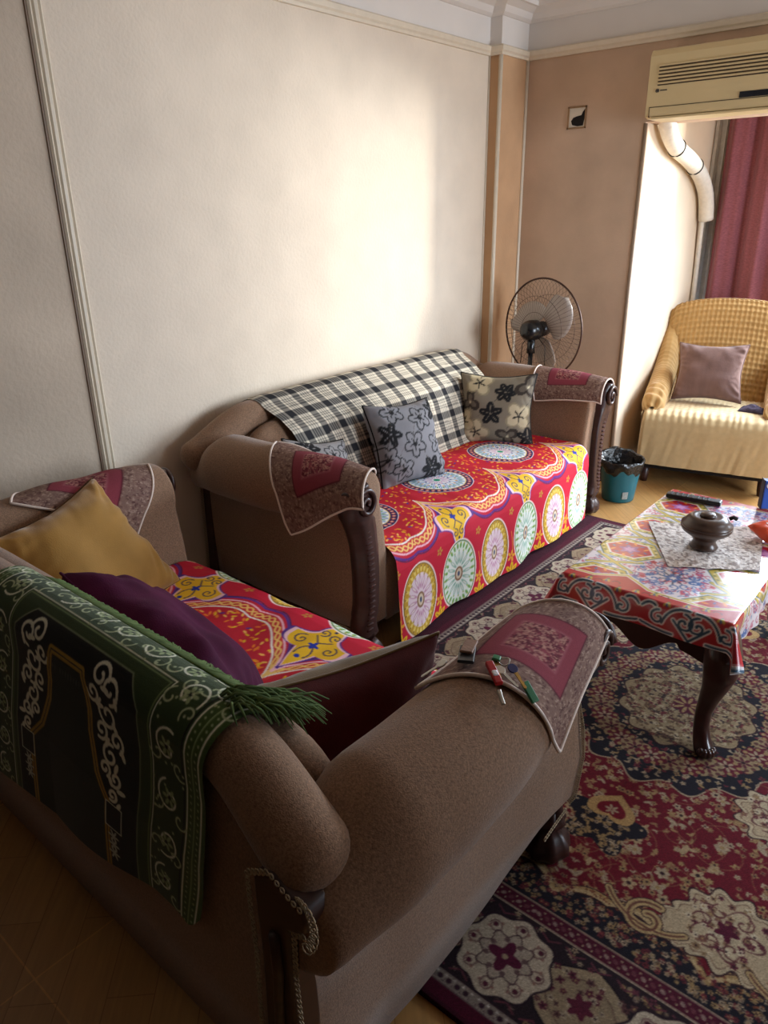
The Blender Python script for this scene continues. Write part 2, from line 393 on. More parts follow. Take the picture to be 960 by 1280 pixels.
# ------------------------------------------------------------------ printed and woven designs
def khayamiya():
    """appliqué-style printed cotton; x = along the sofa (one period), y = from seat back to hem; medallion at y=.30"""
    Pd, H, T0 = .555, 1.10, .30
    c = Cv(Pd, H, .0015, (198, 28, 50)); r = np.random.default_rng(3)
    WH, YE, NV, OR, PU, BL = (246, 236, 226), (238, 186, 36), (36, 34, 92), (240, 130, 40), (92, 50, 140), (70, 120, 190)
    def P3(f):           # paint with wrap-around
        for dx in (-Pd, 0, Pd): f(dx)
    # orange and yellow flecks of the medallion surround
    for _ in range(420):
        x, y = r.uniform(0, Pd), r.uniform(0, T0+.34); a = r.uniform(0, PI); col = [OR, YE, (250, 190, 90), PU][r.choice(4, p=[.4, .35, .15, .1])]
        P3(lambda dx: c.ell(x+dx, y, .010, .0045, a, col))
    yb = lambda x: T0+.075+.205*np.abs(np.cos(PI*x/Pd))**.62+.02*np.abs(np.sin(3*PI*x/Pd))*np.abs(np.cos(PI*x/Pd))
    xs = np.linspace(-.05, Pd+.05, 121)
    # below the chain the ground is plain red again
    c.fill(lambda X, Y: -(Y-yb(X)), (202, 28, 56))
    b0 = yb(xs)
    c.stroke(np.c_[xs, b0], .006, WH)
    c.stroke(np.c_[xs, b0+.024], .038, (206, 50, 50)); c.stroke(np.c_[xs, b0+.001], .006, WH)
    for k in (0, 1):
        c.stroke(np.c_[xs, b0+.024+.011*np.sin(2*PI*xs/.06+k*PI)], .0065, (246, 200, 110))
    c.stroke(np.c_[xs, b0+.048], .007, (250, 190, 205)); c.stroke(np.c_[xs, b0+.070], .009, PU); c.stroke(np.c_[xs, b0+.079], .0035, NV)
    # trefoils between medallions
    def tref(dx):
        x = dx+Pd/2; y = T0+.275
        out = np.r_[bez((x, y-.115), (x+.03, y-.04), (x+.035, y-.02)), bez((x+.035, y-.02), (x+.11, y-.03), (x+.095, y+.045)), bez((x+.095, y+.045), (x+.05, y+.05), (x+.035, y+.075)),
                    bez((x+.035, y+.075), (x+.03, y+.12), (x, y+.155))]
        lf = out[::-1].copy(); lf[:, 0] = 2*x-lf[:, 0]
        o = np.r_[out, lf]
        c.poly((o-[x, y])*[1.28, 1.12]+[x, y], PU)
        c.poly((o-[x, y])*[1.16, 1.07]+[x, y], (250, 200, 210)); c.poly(o, YE)
        for sg in (1, -1):
            c.stroke(spiral(x+sg*.055, y+.018, .026, 1.3, PI/2, sg), .0042, NV)
            c.stroke(spiral(x+sg*.022, y+.085, .02, 1.2, -PI/2, sg), .0042, NV)
            c.stroke(bez((x, y+.01), (x+sg*.03, y-.02), (x+sg*.018, y-.05)), .0042, NV)
            c.stroke(bez((x, y+.03), (x+sg*.02, y+.05), (x+sg*.03, y+.06)), .004, NV)
        c.rose(x, y+.012, .014, 4, .35, (30, 50, 160)); c.disc(x, y-.055, .008, (30, 50, 160)); c.disc(x, y+.11, .006, NV)
    P3(tref)
    # medallion at x = 0
    def med(dx):
        x, y = dx, T0
        c.disc(x, y, .172, (236, 226, 224)); c.disc(x, y, .168, NV)
        c.dots(x, y, .152, 36, .0095, (214, 90, 70)); c.dots(x, y, .152, 36, .005, (220, 200, 180))
        c.disc(x, y, .137, (236, 190, 90)); c.disc(x, y, .133, (240, 240, 236))
        c.petals(x, y, .088, .130, 24, .014, BL); c.petals(x, y, .094, .126, 24, .006, (236, 240, 240))
        c.petals(x, y, .098, .122, 24, .008, (70, 150, 110), PI/24)
        c.petals(x, y, .055, .096, 16, .014, (120, 160, 214)); c.petals(x, y, .06, .09, 16, .006, WH)
        c.dots(x, y, .09, 16, .006, (214, 150, 70), PI/16)
        c.petals(x, y, .022, .062, 12, .014, (190, 130, 190)); c.petals(x, y, .026, .056, 12, .007, WH); c.dots(x, y, .064, 12, .0045, NV, PI/12)
        c.disc(x, y, .022, (236, 236, 230)); c.disc(x, y, .016, (20, 150, 110))
    P3(med)
    # oval rosettes on the front fall, two kinds in turn
    def oval(x, kind):
        y = T0+.555; a, b = .112, .155
        c.ell(x, y, a+.007, b+.007, 0, (250, 226, 222)); g = (206, 160, 50) if kind else (228, 234, 220)
        c.ell(x, y, a, b, 0, (150, 112, 40) if kind else (88, 128, 66)); c.ell(x, y, a-.006, b-.006, 0, g)
        n = 26
        for k in range(n):
            t = 2*PI*k/n; ct, st = math.cos(t), math.sin(t)
            c.ell(x+ct*(a-.022), y+st*(b-.022), .014, .0065, t, (236, 208, 110) if kind else (120, 170, 90))
            c.disc(x+ct*(a-.012), y+st*(b-.012), .0035, (110, 60, 30) if kind else (206, 170, 60))
        c.ell(x, y, a*.72, b*.74, 0, (238, 214, 222) if kind else (238, 240, 232))
        for k in range(16):
            t = 2*PI*k/16; ct, st = math.cos(t), math.sin(t)
            c.ell(x+ct*a*.47, y+st*b*.5, .028, .007, t, (206, 150, 176) if kind else (150, 190, 170))
            c.ell(x+ct*a*.5, y+st*b*.53, .016, .003, t, WH); c.disc(x+ct*a*.68, y+st*b*.70, .005, (190, 160, 90) if kind else (176, 190, 120))
        c.ell(x, y, .026, .034, 0, (150, 110, 80)); c.ell(x, y, .017, .025, 0, (226, 206, 180)); c.ell(x, y, .007, .012, 0, (80, 90, 120))
    P3(lambda dx: (oval(dx, 1), oval(dx+Pd/2, 0)))
    # yellow flower sprigs between the ovals near the hem and their navy veins
    for k in range(2):
        def sp(dx, k=k):
            x = dx+Pd/4+k*Pd/2; y = T0+.70
            c.petals(x, y, .006, .05, 7, .022, YE, .3); c.petals(x, y, .010, .04, 7, .006, (170, 110, 30), .3); c.disc(x, y, .010, (190, 60, 60))
            c.petals(x, y-.08, .004, .03, 5, .014, (236, 170, 50)); c.stroke(bez((x, y-.05), (x+.02, y-.12), (x, y-.2)), .004, (236, 150, 60))
            c.petals(x, T0+.40, .004, .02, 5, .010, (200, 150, 60))
        P3(sp)
    c.rect(0, Pd, H-.012, H, (200, 40, 50))
    return c
def cloth_colours(c, s, t):    # s along, t down (metres on the cloth)
    return c.at(np.mod(s, c.w), t, wrapx=True)

def rug_canvas():
    """one quarter of the carpet, mirrored on both axes: x, y measured from the corner"""
    Wq, Hq = .95, 1.385
    c = Cv(Wq, Hq, .0018, (104, 22, 36)); r = np.random.default_rng(11)
    RED, NV, CR, GD, BE, MA, DK = (112, 24, 38), (32, 29, 38), (196, 180, 158), (156, 128, 88), (166, 146, 120), (82, 24, 44), (52, 30, 36)
    def floret(x, y, R, cols, n=None):
        n = n or r.integers(4, 7); col = cols[r.integers(0, len(cols))]
        c.petals(x, y, R*.1, R, n, R*.62, col, r.uniform(0, 6)); c.disc(x, y, R*.28, DK if r.random() < .6 else GD)
    def leaf(x, y, R, col):
        a = r.uniform(0, 6); c.ell(x, y, R, R*.4, a, col); c.ell(x+R*.9*math.cos(a+.9), y+R*.9*math.sin(a+.9), R*.6, R*.3, a+1.2, col)
    def scatter(n, x0, x1, y0, y1, R0, R1, cols, test=None):
        for _ in range(n):
            x, y = r.uniform(x0, x1), r.uniform(y0, y1)
            if test is not None and not test(x, y): continue
            (floret if r.random() < .62 else (lambda x, y, R, cs: leaf(x, y, R, cs[r.integers(0, len(cs))])))(x, y, r.uniform(R0, R1), cols)
    # red field: tendrils, then scattered sprigs
    for _ in range(26):
        x, y = r.uniform(.4, Wq), r.uniform(.5, Hq); c.stroke(spiral(x, y, r.uniform(.06, .12), .85, r.uniform(0, 6), r.choice([-1, 1]), 30, .4), .0028, (128, 78, 60))
    scatter(1250, .3, Wq, .3, Hq, .006, .0125, [GD, BE, (150, 118, 84), (140, 104, 76)])
    scatter(60, .4, Wq, .5, Hq, .015, .021, [(170, 146, 112), BE])
    # central medallion: navy ground, beige cartouches, cream heart
    cx, cy = Wq, Hq
    def lobes(R, n, amp, col, sx=.72, sy=.86): c.rose(cx, cy, R, n, amp, col, 0, sx, sy)
    ein = lambda R0, R1: (lambda x, y: R0 < math.hypot((x-cx)/.72, (y-cy)/.86) < R1)
    lobes(.515, 16, .05, BE); lobes(.507, 16, .05, NV); scatter(560, .5, Wq, .8, Hq, .006, .011, [GD, BE, (112, 44, 52)], ein(.27, .50))
    for k in range(9):
        t = PI+k*PI/16; x, y = cx+.375*.72*math.cos(t), cy+.375*.86*math.sin(t)
        c.rose(x, y, .042, 8, .12, (150, 128, 96) if k % 2 else (98, 30, 44)); c.dots(x, y, .034, 9, .007, (96, 60, 56) if k % 2 else GD); c.petals(x, y, .006, .026, 6, .010, (92, 40, 50) if k % 2 else BE); c.disc(x, y, .006, DK)
    lobes(.285, 12, .06, DK); lobes(.278, 12, .06, (150, 130, 100)); scatter(1300, .6, Wq, .9, Hq, .005, .0095, [(96, 72, 56), (104, 44, 50), (184, 166, 136), (64, 52, 50), (120, 98, 74)], ein(.03, .265))
    lobes(.06, 8, .12, MA); c.petals(cx, cy, .01, .05, 8, .012, GD)
    # pendant
    x, y = Wq, Hq-.63
    c.rose(x, y-.045, .095, 5, .22, NV, PI/2); scatter(44, x-.09, x, y-.13, y-.01, .006, .010, [GD, BE]); c.dots(x, y-.045, .10, 16, .004, BE)
    hp = np.r_[bez((x, y+.085), (x-.035, y+.05), (x-.085, y+.035), (x-.058, y-.018)), bez((x-.058, y-.018), (x-.024, y-.036), (x, y-.014)), bez((x, y-.014), (x+.024, y-.036), (x+.058, y-.018)), bez((x+.058, y-.018), (x+.085, y+.035), (x+.035, y+.05), (x, y+.085))]
    c.poly(hp, (176, 142, 94)); c.poly((hp-[x, y+.016])*.60+[x, y+.016], RED); c.petals(x, y+.016, .002, .020, 6, .008, BE)
    def inset(X, Y): return np.minimum(X, Y)
    # navy band with a flame edge of gold towards the field
    def wav(X, Y):
        s = np.where(X < Y, Y-Hq, X-Wq); return .405+.060*np.abs(np.sin(s*PI/.36))**.8+.016*np.abs(np.sin(s*3*PI/.36))
    c.fill(lambda X, Y: inset(X, Y)-wav(X, Y)-.030, DK); c.fill(lambda X, Y: inset(X, Y)-wav(X, Y)-.027, (166, 136, 92)); c.fill(lambda X, Y: inset(X, Y)-wav(X, Y)-.018, (186, 160, 118)); c.fill(lambda X, Y: inset(X, Y)-wav(X, Y)-.005, DK); c.fill(lambda X, Y: inset(X, Y)-wav(X, Y), NV)
    for ax in (0, 1):
        q = (lambda s, d: (s, d)) if ax == 0 else (lambda s, d: (d, s)); Lm = Wq if ax == 0 else Hq
        for _ in range(330):
            s, d = r.uniform(.3, Lm), r.uniform(.37, .46); 
            if s > d: floret(*q(s, d), r.uniform(.005, .009), [GD, (112, 44, 52), BE])
        for _ in range(150):
            s, d = r.uniform(.36, Lm), r.uniform(.42, .49); 
            if s > d: c.disc(*q(s, d), .0028, (120, 70, 50))
        # large pale arabesque clusters reaching into the field
        for k in range(-1, 3):
            s = Lm-.36-k*.72
            for s1 in (s, ):
                if s1 < .5 or s1 > Lm+.3: continue
                x, y = q(s1, .575)
                for R, col in ((.116, DK), (.111, (186, 168, 138)), (.098, (120, 92, 76)), (.095, (180, 160, 130))): c.rose(x, y, R, 11, .11, col, .6); [c.rose(*q(s1+sg*.075, .53), R*.55, 7, .12, col, .3) for sg in (-1, 1)]
                for R, col in ((.066, (104, 64, 64)), (.061, (186, 168, 138))): c.rose(x, y, R, 5, .28, col, .6)
                for _ in range(70):
                    a_, R_ = r.uniform(0, 6.3), r.uniform(.015, .10); floret(x+R_*math.cos(a_), y+R_*math.sin(a_), r.uniform(.006, .0115), [(120, 80, 70), (92, 36, 52), (140, 112, 84), (206, 190, 162)])
                for k2 in range(6): c.stroke(spiral(x+.05*math.cos(k2*1.05), y+.05*math.sin(k2*1.05), .026, .9, k2, 1 if k2 % 2 else -1, 12), .004, (100, 56, 58))
                c.rose(x, y, .022, 5, .3, MA, .6)
                for sg in (-1, 1):
                    for wd, col in ((.026, DK), (.021, (178, 152, 108)), (.006, (110, 70, 58))):
                        c.stroke([np.array(q(u, v)) for u, v in spiral(s1+sg*.155, .49, .052, 1.1, PI*.6 if sg > 0 else PI*.4, sg, 30, .3)], wd, col)
                        c.stroke([np.array(q(u, v)) for u, v in bez((s1+sg*.07, .50), (s1+sg*.13, .44), (s1+sg*.22, .47), (s1+sg*.26, .52))], wd*.8, col)
    # main border
    c.fill(lambda X, Y: inset(X, Y)-.362, (150, 128, 112)); c.fill(lambda X, Y: inset(X, Y)-.357, MA); c.fill(lambda X, Y: inset(X, Y)-.318, (164, 146, 126)); c.fill(lambda X, Y: inset(X, Y)-.313, (46, 34, 40))
    for ax in (0, 1):
        q = (lambda s, d: (s, d)) if ax == 0 else (lambda s, d: (d, s)); Lm = Wq if ax == 0 else Hq
        for i, s in enumerate(np.arange(.335, Lm, .021)):
            c.ell(*q(s, .337), .007, .005, .7, (150, 124, 116) if i % 2 else (112, 60, 70)); c.disc(*q(s+.010, .328), .0026, BE); c.disc(*q(s+.010, .347), .0026, BE)
        n = 4 if ax == 0 else 5
        for k in range(n):          # acanthus cartouches between the rosettes
            sm = Lm-.18-k*.36
            if sm < .3: continue
            o = np.array([(sm-.125, .19), (sm-.075, .125), (sm-.03, .10), (sm, .088), (sm+.03, .10), (sm+.075, .125), (sm+.125, .19), (sm+.075, .255), (sm+.03, .28), (sm, .292), (sm-.03, .28), (sm-.075, .255)]); cc = np.array([sm, .19])
            for f, col in ((1, (34, 26, 32)), (.95, (160, 140, 112)), (.70, (120, 96, 80)), (.66, (150, 130, 104))): c.poly([q(*((p-cc)*f+cc)) for p in o], col)
            for _ in range(40):
                s, d = sm+r.uniform(-.09, .09), r.uniform(.12, .26); floret(*q(s, d), r.uniform(.006, .011), [(96, 62, 62), (176, 160, 136), (88, 34, 52)])
            c.rose(*q(sm, .19), .024, 6, .25, (92, 34, 52))
        for _ in range(640):
            s, d = r.uniform(.08, Lm), r.uniform(.085, .305)
            if s > d and abs((Lm-s+.18) % .36-.18) < .30 and (abs((Lm-s) % .36-.18) > .12 or abs(d-.19) > .09): floret(*q(s, d), r.uniform(.005, .009), [(140, 120, 104), BE, (110, 54, 68), GD])
        for s in np.arange(.03, Lm, .06):
            c.stroke([q(s, .086), q(s+.022, .100), q(s+.045, .086)], .004, (110, 56, 68)); c.stroke([q(s, .300), q(s+.022, .287), q(s+.045, .300)], .004, (110, 56, 68))
        for k in range(n):
            s = Lm-k*.36
            if s < .3: continue
            x, y = q(s, .19)
            c.rose(x, y, .108, 8, .06, (46, 30, 40)); c.rose(x, y, .103, 8, .06, CR); c.petals(x, y, .062, .096, 8, .030, (128, 100, 96)); c.petals(x, y, .065, .092, 8, .022, CR)
            c.dots(x, y, .083, 8, .0065, (88, 40, 56)); c.dots(x, y, .083, 16, .0035, (150, 110, 100), PI/16); c.rose(x, y, .060, 8, .14, (84, 60, 64)); c.rose(x, y, .056, 8, .14, (180, 164, 146)); c.dots(x, y, .043, 8, .0065, (110, 84, 84), PI/8)
            c.rose(x, y, .031, 4, .35, (92, 30, 56)); c.disc(x, y, .007, BE)
    c.rose(.19, .19, .12, 8, .07, (46, 30, 40)); c.rose(.19, .19, .113, 8, .07, CR); c.dots(.19, .19, .08, 12, .01, (110, 60, 72)); c.rose(.19, .19, .04, 4, .3, MA)
    # outer guard and selvage
    c.fill(lambda X, Y: inset(X, Y)-.078, (60, 40, 48)); c.fill(lambda X, Y: inset(X, Y)-.075, (146, 132, 122))
    for ax in (0, 1):
        q = (lambda s, d: (s, d)) if ax == 0 else (lambda s, d: (d, s)); Lm = Wq if ax == 0 else Hq
        for k, s in enumerate(np.arange(.05, Lm, .022)):
            c.disc(*q(s, .060), .0065, (60, 36, 48)); c.disc(*q(s+.011, .068), .0032, (206, 196, 184)); c.disc(*q(s+.011, .053), .0026, (110, 90, 90))
    c.fill(lambda X, Y: inset(X, Y)-.048, (112, 90, 88)); c.fill(lambda X, Y: inset(X, Y)-.044, (80, 18, 40)); c.fill(lambda X, Y: inset(X, Y)-.014, (64, 16, 34))
    c.speckle(.09, 5); c.a *= .90
    return c

def table_canvas(w, l, sk):
    """oilcloth: x across (w + 2 skirts), y along (l + 2 skirts); star and hexagon lattice, red scroll border on the skirts"""
    Wd, Ht = w+2*sk, l+2*sk
    c = Cv(Wd, Ht, .002, (236, 228, 234)); r = np.random.default_rng(5)
    RED, BL, NV, YE, WH, PK = (186, 24, 40), (64, 110, 178), (34, 60, 96), (206, 182, 76), (244, 240, 240), (206, 90, 120)
    # fine arabesque on white
    for _ in range(1900):
        x, y = r.uniform(0, Wd), r.uniform(0, Ht); k = r.integers(0, 3)
        c.stroke(spiral(x, y, r.uniform(.008, .018), .8, r.uniform(0, 6), r.choice([-1, 1]), 9), .0032, [BL, PK, (180, 60, 90)][k])
    for _ in range(160): c.petals(r.uniform(0, Wd), r.uniform(0, Ht), .001, .012, 5, .007, [BL, (90, 60, 150), RED][r.integers(0, 3)], r.uniform(0, 6))
    cell = .25
    def hexa(x, y, R, col): c.poly([(x+R*1.2*math.cos(k*PI/3), y+R*math.sin(k*PI/3)) for k in range(6)], col)
    # blue rosettes of the pale middle field
    for iy in range(-1, int(Ht/cell)+2):
        x, y = Wd/2+.03, sk+.045+iy*cell+cell/2
        for k in range(14):
            t = 2*PI*k/14; c.stroke(spiral(x+.098*math.cos(t), y+.098*math.sin(t), .017, 1.0, t+1, 1 if k % 2 else -1, 12), .004, (86, 120, 190) if k % 2 else PK)
        for k in range(10):
            t = 2*PI*k/10
            c.stroke(spiral(x+.062*math.cos(t), y+.062*math.sin(t), .021, 1.0, t, 1 if k % 2 else -1, 14), .0045, BL)
            c.stroke([(x+.02*math.cos(t), y+.02*math.sin(t)), (x+.045*math.cos(t), y+.045*math.sin(t))], .005, NV)
            c.ell(x+.095*math.cos(t+.3), y+.095*math.sin(t+.3), .014, .005, t, PK)
        c.rose(x, y, .024, 6, .3, BL); c.rose(x, y, .010, 6, .3, WH)
    for x in (sk+.095, Wd-sk-.05):
        ys = [sk+.045+iy*cell for iy in range(-1, int(Ht/cell)+2)]
        for y in ys:
            for wd, col in ((.024, WH), (.018, (60, 100, 120)), (.013, YE)):
                for sg in (-1, 1): c.stroke([(x+sg*.075, y+cell/2-.045), (x, y+cell/2), (x-sg*.075, y+cell/2+.045)], wd, col)
        for y in ys:
            R = .066
            hexa(x, y, R+.036, WH); hexa(x, y, R+.031, (60, 100, 120)); hexa(x, y, R+.027, YE)
            for k in range(34):
                t = 2*PI*k/34; q = (R+.014)*.93; c.disc(x+1.2*q*math.cos(t), y+q*math.sin(t), .0042, (90, 110, 80) if k % 2 else (236, 226, 190))
            hexa(x, y, R+.007, WH); hexa(x, y, R, RED)
            for k in range(6):
                t = k*PI/3+PI/6; c.ell(x+.052*math.cos(t)*1.1, y+.052*math.sin(t), .012, .005, t+.6, (240, 150, 50)); c.ell(x+.056*math.cos(t+.5), y+.048*math.sin(t+.5), .008, .0035, t, BL)
            c.rose(x, y, .030, 6, .25, (150, 80, 150)); c.rose(x, y, .017, 6, .25, (200, 140, 190))
    # red border of the front and back: tulips at the edge, scrolls on the fall
    for end in (0, 1):
        f = (lambda x, y: (x, y)) if end == 0 else (lambda x, y: (x, Ht-y))
        pts = [f(0, 0), f(Wd, 0), f(Wd, sk+.045)]
        n = 4
        for k in range(n, -1, -1):
            xx = Wd*k/n
            if k < n: pts.append(f(xx+Wd/n*.5, sk+.10 if k % 2 else sk+.04))
            pts.append(f(xx, sk+.045))
        c.poly(pts, RED)
        c.stroke(pts[2:], .016, WH); c.stroke(pts[2:], .008, YE)
        for k in range(14):
            x = Wd*(k+.5)/14; y = sk+.012+.02*math.sin(k*2.1)
            for a, col in ((-.5, YE), (0, (60, 100, 160)), (.5, YE)): c.ell(*f(x+.010*a, y+.002), .011, .0042, PI/2+a, col)
            c.disc(*f(x, y+.014), .004, (60, 110, 80)); c.stroke([f(x+.03+.012*math.cos(q), y+.012*math.sin(q)) for q in np.linspace(0, PI, 8)], .002, (60, 20, 30))
        for k in range(-1, 3):
            x = Wd/2-.155+k*.31; y0 = sk-.048
            for col, wd in ((WH, .0165), ((26, 72, 104), .0062)):
                for sg in (-1, 1):
                    S = [spiral(x+sg*.020, y0, .030, 1.2, PI*.5, -sg, 30), bez((x, y0-.05), (x+sg*.03, y0-.02), (x+sg*.052, y0+.002)), bez((x+sg*.01, y0+.042), (x+sg*.07, y0+.045), (x+sg*.085, y0-.02)),
                         spiral(x+sg*.098, y0-.006, .026, 1.05, PI/2 if sg > 0 else PI/2, sg, 26), bez((x+sg*.05, y0-.045), (x+sg*.10, y0-.05), (x+sg*.15, y0-.035)), bez((x+sg*.11, y0+.03), (x+sg*.13, y0+.045), (x+sg*.15, y0+.02))]
                    for p in S: c.stroke([f(*q) for q in p], wd, col)
                c.ell(*f(x, y0+.004), .006 if col != WH else .014, .013 if col != WH else .02, 0, col)
    return c

def prayer_canvas():
    w, h = .80, .88
    c = Cv(w, h, .0014, (16, 18, 16)); r = np.random.default_rng(21)
    GR, G2, WH, GO, BK = (68, 90, 42), (40, 58, 30), (228, 230, 210), (164, 130, 46), (12, 13, 12)
    c.rect(0, w, 0, h, GR)
    ex0, ex1, ey = .17, w-.185, .175
    # border with paisleys and vine lines
    c.fill(lambda X, Y: -(np.minimum(np.minimum(X, w-X), Y)-.05), (50, 68, 35)); 
    for d, wd, col in ((.012, .004, WH), (.03, .003, (140, 160, 110)), (.05, .004, WH), (.058, .0025, BK), (.145, .003, WH), (.152, .003, (120, 140, 90))):
        c.stroke([(d, h+.1), (d, d), (w-d, d), (w-d, h+.1)], wd, col)
    for s in np.arange(0, 2*h+w, .013):
        for d in (.021, .04):
            p = (d, h-s) if s < h else ((s-h, d) if s < h+w else (w-d, s-h-w))
            c.disc(*p, .0022, (170, 184, 140))
    for s in np.arange(.03, 2*h+w, .10):
        d = .1; p = (d, h-s) if s < h else ((s-h, d) if s < h+w else (w-d, s-h-w)); x, y = p; a = r.uniform(0, 6)
        c.stroke(spiral(x, y, .036, 1.1, a, 1), .0045, WH); c.petals(x, y, .004, .02, 6, .008, (150, 166, 120)); c.disc(x, y, .004, BK)
        c.stroke(spiral(x+.03, y+.03, .02, .8, a+2, -1), .0035, (180, 190, 150)); c.stroke(spiral(x-.03, y+.02, .02, .8, a+4, 1), .0035, (180, 190, 150))
        for _ in range(7): c.disc(x+r.uniform(-.045, .045), y+r.uniform(-.045, .045), .003, (170, 180, 140))
    # black field and scrolls
    fld = [(ex0, h+.1), (ex0, ey+.05), (ex0+.05, ey), (ex1-.05, ey), (ex1, ey+.05), (ex1, h+.1)]
    c.poly(fld, BK); c.stroke(fld, .004, (120, 130, 100))
    mx = (ex0+ex1)/2-.015
    arch = [(mx-.145, h+.1), (mx-.145, ey+.30), (mx-.105, ey+.25), (mx-.078, ey+.17), (mx-.072, ey+.10), (mx-.058, ey+.05), (mx+.058, ey+.05), (mx+.072, ey+.10), (mx+.078, ey+.17), (mx+.105, ey+.25), (mx+.145, ey+.30), (mx+.145, h+.1)]
    for sg in (-1, 1):
        for (x, y, R, a) in ((.115, .035, .028, 0), (.150, .05, .03, 1.5), (.095, .075, .022, 3), (.140, .105, .032, 4), (.165, .15, .022, 1), (.115, .145, .022, 2), (.145, .19, .026, 5), (.165, .235, .02, 3), (.13, .225, .018, 1), (.160, .275, .016, 2)):
            c.stroke(spiral(mx+sg*x, ey+y, R, 1.15, a if sg > 0 else PI-a, sg, r0=.25), .0078, WH)
            c.ell(mx+sg*(x+.02), ey+y+.02, .014, .006, a, WH)
    c.poly([(x+(x-mx)*.0, y) for x, y in arch], (20, 28, 16)); c.stroke(arch, .017, GO); c.stroke(arch, .005, (190, 158, 70)); c.stroke(arch, .0025, BK)
    for sg in (-1, 1):
        x = mx+sg*.165; c.rect(x-.025, x+.025, ey+.30, ey+.365, BK); c.stroke([(x-.025, ey+.30), (x+.025, ey+.30), (x+.025, ey+.365), (x-.025, ey+.365)], .003, WH, True)
        for k in range(3): c.petals(x, ey+.385+k*.022, .0, .018, 6, .006, (190, 194, 176))
    # faint woven lines of pale stitches inside the niche
    for j in range(6):
        for k in range(11):
            x = mx-.055+k*.010; y = ey+.085+j*.028
            if r.random() < .8: c.ell(x, y, .0022, .006+r.random()*.004, .3, (64, 70, 58) if j not in (2, 3) else (110, 116, 100))
        return c

def doily_canvas(sz):
    c = Cv(sz, sz, .0015, (126, 98, 88)); r = np.random.default_rng(9)
    for _ in range(2600):
        x, y = r.uniform(0, sz), r.uniform(0, sz); a = r.uniform(0, 6)
        c.stroke(spiral(x, y, r.uniform(.004, .008), .6, a, 1, 5), .0022, [(172, 146, 130), (84, 54, 52), (140, 112, 100)][r.integers(0, 3)])
    q = .10
    c.rect(q, sz-q, q, sz-q, (134, 58, 70)); c.stroke([(q, q), (sz-q, q), (sz-q, sz-q), (q, sz-q)], .006, (86, 30, 42), True)
    for _ in range(420): c.stroke(spiral(r.uniform(q+.05, sz-q-.05), r.uniform(q+.05, sz-q-.05), .007, .7, r.uniform(0, 6), 1, 5), .0026, [(176, 130, 116), (90, 30, 44)][r.integers(0, 2)])
    c.stroke([(q+.045, q+.045), (sz-q-.045, q+.045), (sz-q-.045, sz-q-.045), (q+.045, sz-q-.045)], .004, (150, 84, 92), True)
    c.stroke([(q*.6, q*.6), (sz-q*.6, q*.6), (sz-q*.6, sz-q*.6), (q*.6, sz-q*.6)], .0035, (140, 112, 100), True)
    return c

def floral_canvas(sz, bg, kind, seed):
    c = Cv(sz, sz, .0012, bg); r = np.random.default_rng(seed)
    BK, GY = (26, 26, 28), (84, 78, 72)
    spots = [(.10, .07), (.27, .05), (.18, .18), (.33, .17), (.06, .24), (.25, .30), (.11, .35), (.37, .33), (.38, .05), (.02, .13)]
    for i, (x, y) in enumerate(spots):
        x *= sz/.4; y *= sz/.4; R = r.uniform(.056, .072)*sz/.4; ph = r.uniform(0, 6); k = (i+seed) % 3
        n = r.integers(5, 7)
        if kind == 1 and k == 1:       # big pale blossoms with dark heart
            c.petals(x, y, .004, R*1.15, 4, R*1.0, (150, 138, 112), ph); c.petals(x, y, .004, R, 4, R*.8, (196, 182, 150), ph); c.petals(x, y, .0, R*.5, 5, .009, BK, ph)
        elif kind == 1 and k == 2:
            c.petals(x, y, .0, R*1.1, 3, R*.95, (60, 52, 46), ph); c.petals(x, y, .0, R*.75, 3, R*.5, (104, 94, 82), ph); c.disc(x, y, .008, (190, 176, 146))
        elif k == 0:
            c.petals(x, y, .004, R, n, R*.62, BK, ph); c.petals(x, y, .012, R*.8, n, .0035, bg, ph); c.disc(x, y, .005, bg)
        else:                          # outlined flowers
            c.petals(x, y, .004, R, n, R*.72, BK, ph); c.petals(x, y, .009, R*.9, n, R*.52, bg, ph); c.petals(x, y, .006, R*.5, n, .006, BK, ph); c.disc(x, y, .006, BK)
        c.stroke(bez((x, y), (x+r.uniform(-.05, .05), y+.06), (x+r.uniform(-.09, .09), y+.10)), .0025, GY)
    return c
def plaid(s, t):
    """black, grey and cream check; s, t in metres"""
    def band(u):
        p = np.mod(u, .118)/.118
        d = np.zeros_like(p)
        d = np.maximum(d, ((p > .0) & (p < .34))*1.0)
        for a in (.44, .56, .68, .80): d = np.maximum(d, ((p > a) & (p < a+.05))*.6)
        return d
    a, b = band(s), band(t)
    m = (a+b)/2
    cr = np.array((222, 210, 188.)); bk = np.array((34, 34, 38.)); 
    c = cr+(bk-cr)*np.clip(m[..., None]*1.0, 0, 1)
    return c
# ------------------------------------------------------------------ carpet
RC = rug_canvas()
RX0, RX1, RY0, RY1 = -1.60, .42, .877, 3.647
nx, ny = 640, 900
gx, gy = np.meshgrid(np.linspace(RX0, RX1, nx), np.linspace(RY0, RY1, ny), indexing='ij')
cx = np.clip((gx+1.545)*1.90/(RX1+1.545), .002, 1.9); cy = gy-RY0
colr = RC.at(cx, cy, mirx=True, miry=True)
gz = .011+.0012*vnoise(gx*9, gy*9, 2)
edge = np.minimum(np.minimum(cx, 1.90-cx), np.minimum(cy, (RY1-RY0)-cy)); gz = np.where(edge < .001, .001, gz)
M_rug = cloth_mat('carpet_pile', rough=.95, var=.16, scale=240, bump=.5, bscale=700, spec=.1, bdist=.003, sheen=.06)
rug = MB().grid(np.stack([gx, gy, gz], -1), C=colr).build('carpet', M_rug, base=((RX0+RX1)/2, (RY0+RY1)/2, 0))
